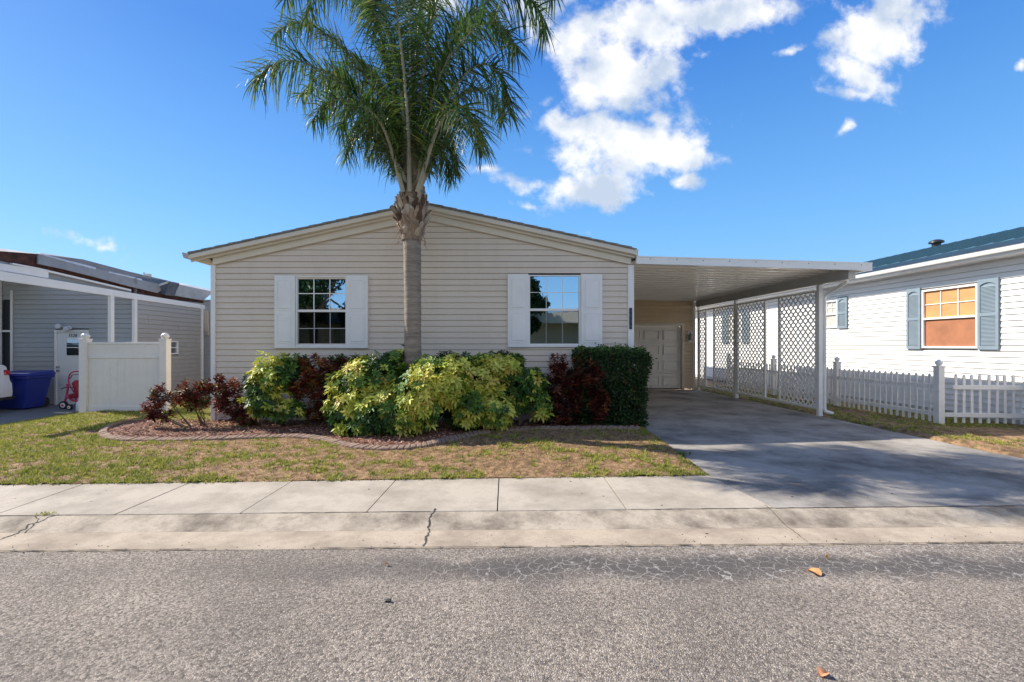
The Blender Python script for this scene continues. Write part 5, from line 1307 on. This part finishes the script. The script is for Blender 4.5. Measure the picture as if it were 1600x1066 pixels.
# weeds by the path and at the drive corner
def tuft(c, n, h, spread, seed, label, cols=((.10,.17,.04),(.2,.28,.06))):
    rng = np.random.default_rng(seed); p = np.zeros((n, 3)); p[:, 0] = c[0]+rng.normal(scale=spread, size=n); p[:, 1] = c[1]+rng.normal(scale=spread*.6, size=n); p[:, 2] = c[2]
    d = rnd_unit(n, rng)*.6+np.array([[0,0,1.0]]); L = rng.uniform(.5, 1.1, n)*h; V, Fq = leaves(p, d, rnd_unit(n, rng), L, L*.22, .4)
    cc = np.array(cols)[rng.choice(len(cols), n)]*rng.uniform(.7, 1.2, (n, 1))
    o = npmesh('weed', V, Fq, np.repeat(cc, 6, 0), M_leaf, loc=c); return tag(o, label, 'weed', 'weeds in the lawn')
tuft(tuple(G(1062,712)), 60, .09, .06, 1, 'dark green weed at the driveway edge of the lawn')
tuft(tuple(G(908,745)), 50, .05, .09, 2, 'low green weed on the lawn edge beside the walk', ((.2,.3,.06),(.3,.38,.08)))
tuft(tuple(G(640,742)), 60, .05, .12, 12, 'wide low green weed patch in the lawn by the walk', ((.2,.3,.06),(.14,.24,.05)))
tuft(tuple(G(951,683)), 20, .09, .015, 3, 'thin upright weed in front of the clipped hedge', ((.3,.35,.1),))
tuft(tuple(G(72,804)), 40, .035, .03, 4, 'tiny yellow weed in the joint between walk and kerb', ((.5,.48,.1),(.4,.42,.1)))
tuft(tuple(G(205,742)), 70, .06, .07, 7, 'bright green weed clump on the left of the lawn by the walk', ((.2,.3,.06),(.3,.38,.08)))
tuft(tuple(G(15,705)), 90, .07, .16, 8, 'wide bright green clump at the left edge of the lawn', ((.2,.34,.05),(.3,.42,.08)))

# ---------------------------------------------------------------- queen palm
YPm = 7.40; PXX = PX(643, YPm)
palm = empty('palm_tree', (PXX, YPm, 0), 'tall feathery palm with grey ringed trunk in front of the house', 'palm tree')
b = MB(); prof_ = []; z = 0
nseg = 90; nr_ = 40
zt = 3.16
for i in range(nseg+1):
    t = i/nseg; z = t*zt; r = .141+.022*math.exp(-z/.35)-.006*math.sin(z*1.1)+.012*t*0
    r *= 1+.024*math.sin(z*2*PI/.095+.6*noise.noise(Vector((z*3,0,0))))
    prof_.append((r, z))
base = len(b.v)
for (r, z) in prof_:
    for k in range(nr_):
        a = 2*PI*k/nr_; rr = r*(1+.06*noise.noise(Vector((math.cos(a)*2, math.sin(a)*2, z*2)))+.02*noise.noise(Vector((math.cos(a)*5, math.sin(a)*5, z*14))))
        b.v.append((PXX+rr*math.cos(a)+.02*math.sin(z*.9), YPm+rr*math.sin(a), z))
for i in range(nseg):
    for k in range(nr_): a = base+i*nr_+k; c = base+i*nr_+(k+1) % nr_; b.f.append((a, c, c+nr_, a+nr_)); b.m.append(0)
b.build('trunk', M_trunk, palm, smooth=True)
# core of crown and persistent leaf bases
b = MB(); b.tube([(PXX,YPm,3.1),(PXX+.01,YPm,3.35),(PXX+.01,YPm,3.8),(PXX,YPm,4.2),(PXX,YPm,4.8)], [.16,.20,.19,.14,.07], 16); b.build('crown_core', M_boot, palm, smooth=True)
b = MB(); cnt = 0
for ring in range(13):
    zc = 3.12+ring*.078; n = 11; R_ = (.14,.175,.20,.215,.225,.225,.215,.20,.18,.165,.155,.145,.135)[ring]
    for k in range(n):
        a = 2*PI*(k+.5*(ring % 2))/n+random.uniform(-.12, .12)
        if ring > 9 and random.random() < .3: continue
        out = Vector((math.cos(a), math.sin(a), 0)); sd = Vector((-math.sin(a), math.cos(a), 0)); c = Vector((PXX+.01, YPm, zc))
        h = random.uniform(.10, .23); w = random.uniform(.045, .08); fl_ = random.uniform(-.01, .10) if ring < 8 else random.uniform(-.02, .03); cut = random.uniform(.5, 1)
        p0 = c+out*(R_-.03)-Vector((0,0,.05)); p1 = c+out*(R_+.03)+Vector((0,0,h*.45)); p2 = c+out*(R_+fl_)+Vector((0,0,h))
        th = out*-.028
        tone_ = random.choice((0,0,1,2)); tw = sd*random.uniform(-.05, .05)
        prevr = None
        for (q, ww) in ((p0, w), (p1, w*.78), (p2+tw, w*.38*cut)):
            ring_ = [q-sd*ww, q+out*.016*cut, q+sd*ww, q+sd*ww*.8+th, q-sd*ww*.8+th]
            i0 = len(b.v); b.v += [tuple(v) for v in ring_]
            if prevr is not None:
                for m_ in range(5): b.f.append((prevr+m_, prevr+(m_+1) % 5, i0+(m_+1) % 5, i0+m_)); b.m.append(tone_)
            prevr = i0
        b.f.append(tuple(prevr+m_ for m_ in range(5))); b.m.append(tone_)
# cut stub sticking out left, and frayed fibre
b.tube([P(636,352,YPm-.1), P(622,338,YPm-.12), P(611,322,YPm-.15)], [.05,.038,.034], 7); b.tube([P(640,345,YPm-.1), P(624,326,YPm-.05), P(617,318,YPm-.05)], [.04,.03,.028], 7)
for _ in range(60):
    a = random.uniform(0, 2*PI); c = Vector((PXX+math.cos(a)*.2, YPm+math.sin(a)*.2, random.uniform(3.05, 3.9))); d = Vector((math.cos(a)*random.uniform(.02,.10), math.sin(a)*.06, random.uniform(-.16,-.02)))
    b.tube([c, c+d*.6+Vector((0,0,.01)), c+d], [.006,.004,.002], 4)
b.build('leaf_bases', [M_boot, mat('leaf_base_pale', (.42,.35,.28), .85, .35, 9, .8, 40, stretch=(1,1,.3), dirt=(.2,.13,.09), dirtamt=.8), mat('leaf_base_dark', (.10,.06,.04), .9, .4, 9, .8, 40)], palm)

FR = [
 ([(632,300,-.12),(634,281,-.15),(581,187,-.25),(544,135,-.3),(472,97,-.35),(427,100,-.4),(398,128,-.45)], .95),
 ([(640,300,-.2),(637,180,-.35),(628,82,-.6),(618,10,-1.0),(603,-45,-1.5),(592,-35,-2.0),(585,30,-2.3)], .9),
 ([(655,300,.0),(668,190,0),(700,75,0),(745,15,-.05),(800,-12,-.1),(838,8,-.1),(850,50,-.1)], .9),
 ([(656,300,-.1),(682,190,-.3),(730,112,-.5),(768,104,-.6),(792,140,-.7),(796,180,-.7)], .8),
 ([(654,300,.15),(670,225,.35),(694,196,.5),(708,225,.6),(712,262,.6)], .6),
 ([(630,300,.1),(606,225,.2),(575,190,.2),(553,200,.2),(545,222,.15)], .6),
 ([(634,300,.15),(604,170,.5),(556,95,.8),(505,50,1),(460,35,1.1),(428,55,1.1)], .75),
 ([(638,300,.1),(612,130,.2),(580,20,.3),(535,-30,.35),(495,-15,.4),(478,25,.4)], .8),
 ([(642,300,.2),(648,120,.6),(664,-20,.9),(695,-90,1.2),(735,-100,1.5),(765,-50,1.6)], .9),
 ([(650,300,.2),(682,130,.8),(718,50,1.3),(762,20,1.7),(790,60,1.9)], .8),
 ([(636,300,.2),(604,150,.8),(562,100,1.4),(528,110,1.7),(510,150,1.8)], .75),
 ([(652,300,-.2),(684,200,-.6),(716,168,-1.0),(738,190,-1.3),(746,225,-1.35)], .7),
 ([(630,300,-.2),(604,210,-.5),(574,170,-.8),(545,172,-1.0),(530,200,-1.05)], .65),
 ([(642,280,0),(641,130,0),(640,0,0),(646,-110,-.05),(660,-190,-.1)], .55),
 ([(638,290,.1),(622,110,-.1),(575,-30,-.3),(520,-75,-.5),(470,-50,-.6),(445,0,-.65)], .8),
 ([(652,290,-.1),(682,130,-.35),(735,50,-.6),(780,40,-.75),(812,80,-.8)], .85),
 ([(648,290,.1),(668,60,.1),(712,-60,.0),(780,-100,0),(840,-70,0),(868,-10,0)], .9),
 ([(636,290,.2),(616,240,.35),(592,222,.5),(576,246,.55)], .6),
 ([(652,290,.2),(668,240,.35),(692,240,.5),(706,280,.55)], .65),
 ([(640,290,.3),(628,200,.7),(606,180,1.0),(590,215,1.2)], .7),
 ([(648,290,.3),(662,200,.7),(686,180,1.0),(700,220,1.2)], .7),
 ([(628,290,.0),(600,228,.1),(566,206,.15),(546,225,.15),(540,250,.15)], .6),
 ([(658,290,.1),(686,235,.3),(706,236,.35),(714,270,.35)], .55),
 ([(652,290,-.1),(690,205,-.2),(725,185,-.3),(748,200,-.35),(756,235,-.35)], .7),
 ([(632,290,-.05),(590,200,-.1),(550,160,-.15),(510,160,-.15),(488,190,-.15)], .7),
 ([(654,290,.2),(690,180,.4),(735,140,.6),(770,150,.7),(785,190,.7)], .75),
 ([(630,290,.2),(596,190,.5),(548,130,.7),(500,120,.8),(470,150,.8)], .75)]
def frond(spec, seed, LL=.74):
    r = random.Random(seed); ctrl = [P(px, py, YPm+dy) for (px, py, dy) in spec[0]]
    pts_ = catmull(ctrl, 14); cum_ = [0]
    for i in range(1, len(pts_)): cum_.append(cum_[-1]+(pts_[i]-pts_[i-1]).length)
    T_ = cum_[-1]
    def at(s):
        for i in range(1, len(pts_)):
            if cum_[i] >= s: t = (s-cum_[i-1])/max(1e-6, cum_[i]-cum_[i-1]); return pts_[i-1].lerp(pts_[i], t), (pts_[i]-pts_[i-1]).normalized()
        return pts_[-1], (pts_[-1]-pts_[-2]).normalized()
    b = MB(); b.tube(pts_[::3]+[pts_[-1]], [max(.004, .040*(1-.9*min(1, (i*3/len(pts_))*1.6))) for i in range(len(pts_[::3])+1)], 7)
    fo = b.build('frond', M_petiole, palm, smooth=True)
    V = []; Fc = []; Cc = []
    s = T_*.13; step = .0148
    pal = [(.05,.11,.025),(.07,.15,.03),(.038,.085,.02),(.12,.21,.04),(.19,.22,.06)]
    while s < T_:
        t = (s-T_*.15)/(T_*.85); p, tg = at(s)
        side = tg.cross(Vector((0,0,1)))
        if side.length < .15: side = tg.cross(Vector((0,1,0)))
        side.normalize(); upv = side.cross(tg)
        ln = LL*(.45+.70*math.sin(PI*min(1, .14+t*.80)))*spec[1]*r.uniform(.8, 1.12)
        for sg in (1, -1):
            if r.random() < .08: continue
            el = r.uniform(-.8, 1.0); d = (side*sg*math.cos(el)+upv*math.sin(el))*1.0+tg*r.uniform(.25, .75); d.normalize()
            k = r.uniform(.25, 1.15)*(1.0 if el < .2 else .75); w = r.uniform(.0075, .0130); wv = d.cross(Vector((0,0,1)))
            if wv.length < .1: wv = side.copy()
            wv.normalize(); wv = (wv+upv*r.uniform(-.8, .8)).normalized()
            c = r.choice(pal); f = r.uniform(.8, 1.25); i0 = len(V)
            nsg = 5
            for q in range(nsg):
                u = q/(nsg-1); pp = p+d*ln*(u-.30*u*u*k)+Vector((0,0,-1))*ln*k*(.74*u**1.7); ww = w*(1-.92*u**2.2)
                tt = .05
                V.append(tuple(pp+wv*ww)); V.append(tuple(pp-wv*ww)); Cc += [(c[0]*f, c[1]*f, c[2]*f)]*2
                if q: j = i0+2*(q-1); Fc.append((j, j+1, j+3, j+2))
        s += step
    npmesh('leaflets', V, np.array(Fc), np.array(Cc), M_palm, None)
    o = bpy.context.scene.objects[-1] if False else None
    lf_ = COL.objects[-1]; lf_.parent = fo; 
    off = palm.location; me = lf_.data; me.transform(Matrix.Translation(-off))
for i, f_ in enumerate(FR): frond(f_, 100+i)

# ---------------------------------------------------------------- things on the road
def leaf_thing(px, py, L, rz, col, label):
    c = G(px, py, -.045); b = MB(); n = 12; pts_t = []; 
    for k in range(n+1):
        t = k/n; w = math.sin(PI*t**.8)*.42*L
        pts_t.append((t*L-L/2, w, .012+.02*math.sin(PI*t)))
    ca, sa = math.cos(rz), math.sin(rz)
    def tf(x, y, z): return (c.x+x*ca-y*sa, c.y+x*sa+y*ca, c.z+z)
    for k in range(n):
        (x0, w0, z0), (x1, w1, z1) = pts_t[k], pts_t[k+1]
        for sg in (1, -1): b.quad(tf(x0, 0, z0-.006), tf(x1, 0, z1-.006), tf(x1, sg*w1, z1+.01), tf(x0, sg*w0, z0+.01))
    b.tube([tf(-L/2, 0, .008), tf(-L*.7, 0, .004)], .0015, 5)
    o = b.build('fallen_leaf', mat('leaf_%02x' % int(col[0]*255), col, .6, .2, 30), loc=(c.x, c.y, c.z)); tag(o, label, 'leaf', 'fallen leaves on the road')
leaf_thing(1272, 900, .085, 2.0, (.62,.27,.10), 'large orange fallen leaf on the dark strip of road')
leaf_thing(1287, 1062, .055, .4, (.58,.28,.14), 'orange fallen leaf at the bottom edge of the road')
leaf_thing(604, 887, .022, 1.2, (.60,.36,.12), 'tiny yellow leaf on the road in line with the palm')
leaf_thing(1292, 876, .022, 2.6, (.60,.40,.16), 'tiny pale leaf between the kerb and the large orange leaf')
leaf_thing(1290, 875.5, .0, 0, (.6,.4,.16), 'x') if False else None
b = MB(); c = G(609, 941, -.03)
for k in range(7): b.obox((c.x+random.uniform(-.018,.018), c.y+random.uniform(-.007,.007), c.z+.008+random.uniform(0,.006)), (random.uniform(.004,.010),0,.002), (0,.005,0), (0,0,.005))
b.tube([(c.x-.015,c.y,c.z+.006),(c.x-.03,c.y-.004,c.z+.004)], .003, 5)
tag(b.build('twig_clump', M_black, loc=(c.x, c.y, c.z), bevel=.002), 'small black clump of debris on the road below the palm', 'debris')
b = MB(); c = G(1129, 872, -.045); b.lathe((c.x, c.y, c.z), [(.008,0),(.010,.004),(.006,.009),(.001,.010)], 9); tag(b.build('pebble', M_black, loc=(c.x, c.y, c.z)), 'black pebble on the dark road strip near the gutter', 'pebble')

# ---------------------------------------------------------------- across the street (seen mirrored in the windows)
def oak(x, y, h, r, seed, label):
    rng = np.random.default_rng(seed); t = empty('oak_tree', (x, y, 0), label, 'tree', 'trees across the street')
    b = MB(); b.tube([(x,y,0),(x+.1,y,h*.25),(x+.05,y+.1,h*.42)], [.26,.2,.16], 12)
    tips = []
    for k in range(9):
        a = 2*PI*k/9+rng.uniform(-.3,.3); e = Vector((x+math.cos(a)*r*.75, y+math.sin(a)*r*.6, h*rng.uniform(.42,.95))); tips.append(e)
        b.tube([(x+.05,y+.1,h*.40), (x+math.cos(a)*r*.3, y+math.sin(a)*r*.25, h*.58), e], [.12,.07,.02], 8)
    b.build('trunk', M_stem, t, smooth=True)
    lobes = [(e.x, e.y, e.z, r*rng.uniform(.28,.42), r*.35, r*rng.uniform(.22,.32)) for e in tips]+[(x, y, h*.78, r*.5, r*.5, h*.2)]
    p, nr, k = lobe_pts(lobes, 19000, rng, .3); n = len(p); L = rng.uniform(.14,.24,n)
    V, Fq = leaves(p, rnd_unit(n, rng), rnd_unit(n, rng), L, L*.5); pal = np.array([(.03,.07,.02),(.05,.10,.025),(.025,.055,.02)])
    npmesh('crown', V, Fq, np.repeat(pal[rng.choice(3, n)]*rng.uniform(.7,1.3,(n,1)), 6, 0), M_leaf, t)
oak(-10.2, -9.5, 7.0, 3.4, 41, 'dense oak across the street reflected in the left window')
oak(1.0, -9.2, 5.8, 2.0, 42, 'oak across the street reflected in the right window')
oak(-14.5, -13, 8.5, 3.6, 43, 'tall oak furthest left across the street')
ah = empty('opposite_house', (6, -12, 0), 'beige house with a flat carport roof across the street', 'house')
siding('front_wall', (-2, -13.5, 0), (1,0,0), (0,1,0), .0, 3.1, .11, lambda z: (0, 16), [(3,4.2,1,2.2)], M_siding, ah)
b = MB(); b.box(-3, 15, -13.45, -10.6, 2.75, 3.40); b.build('carport_roof', M_trim, ah)
b = MB()
b.prism([(-2,0),(14,0),(6,.5)], (0,-14.6,3.3), (1,0,0), (0,0,1), (0,-6,0)); b.build('roof', M_shing, ah)
for x in (1.0, 6.0, 11.0): b = MB(); b.box(x-.05, x+.05, -10.8, -10.7, 0, 2.75); b.build('post', M_white, ah)
b = MB(); b.box(-1.9, 13.9, -19, -13.6, 0, 3.1); b.build('house_body', M_siding, ah)
b = MB(); b.box(1, 2.2, -13.56, -13.48, 1, 2.2); b.build('window', M_glass2, ah)

ah2 = empty('opposite_house', (-12, -13.5, 0), 'tan house behind the oaks across the street', 'house')
siding('front_wall', (-18.5, -13.9, 0), (1,0,0), (0,1,0), .0, 2.9, .11, lambda z: (0, 14.5), [], M_tan, ah2)
b = MB(); b.box(-18.4, -4.1, -19, -14.0, 0, 2.9); b.build('house_body', M_siding, ah2)
b = MB(); b.hexa([(-19,-13.4,2.9),(-3.6,-13.4,2.9),(-3.6,-19.6,2.9),(-19,-19.6,2.9),(-19,-16.4,4.1),(-3.6,-16.4,4.1),(-3.6,-16.6,4.1),(-19,-16.6,4.1)]); b.build('roof', M_shing, ah2)
C.render.engine = 'CYCLES'
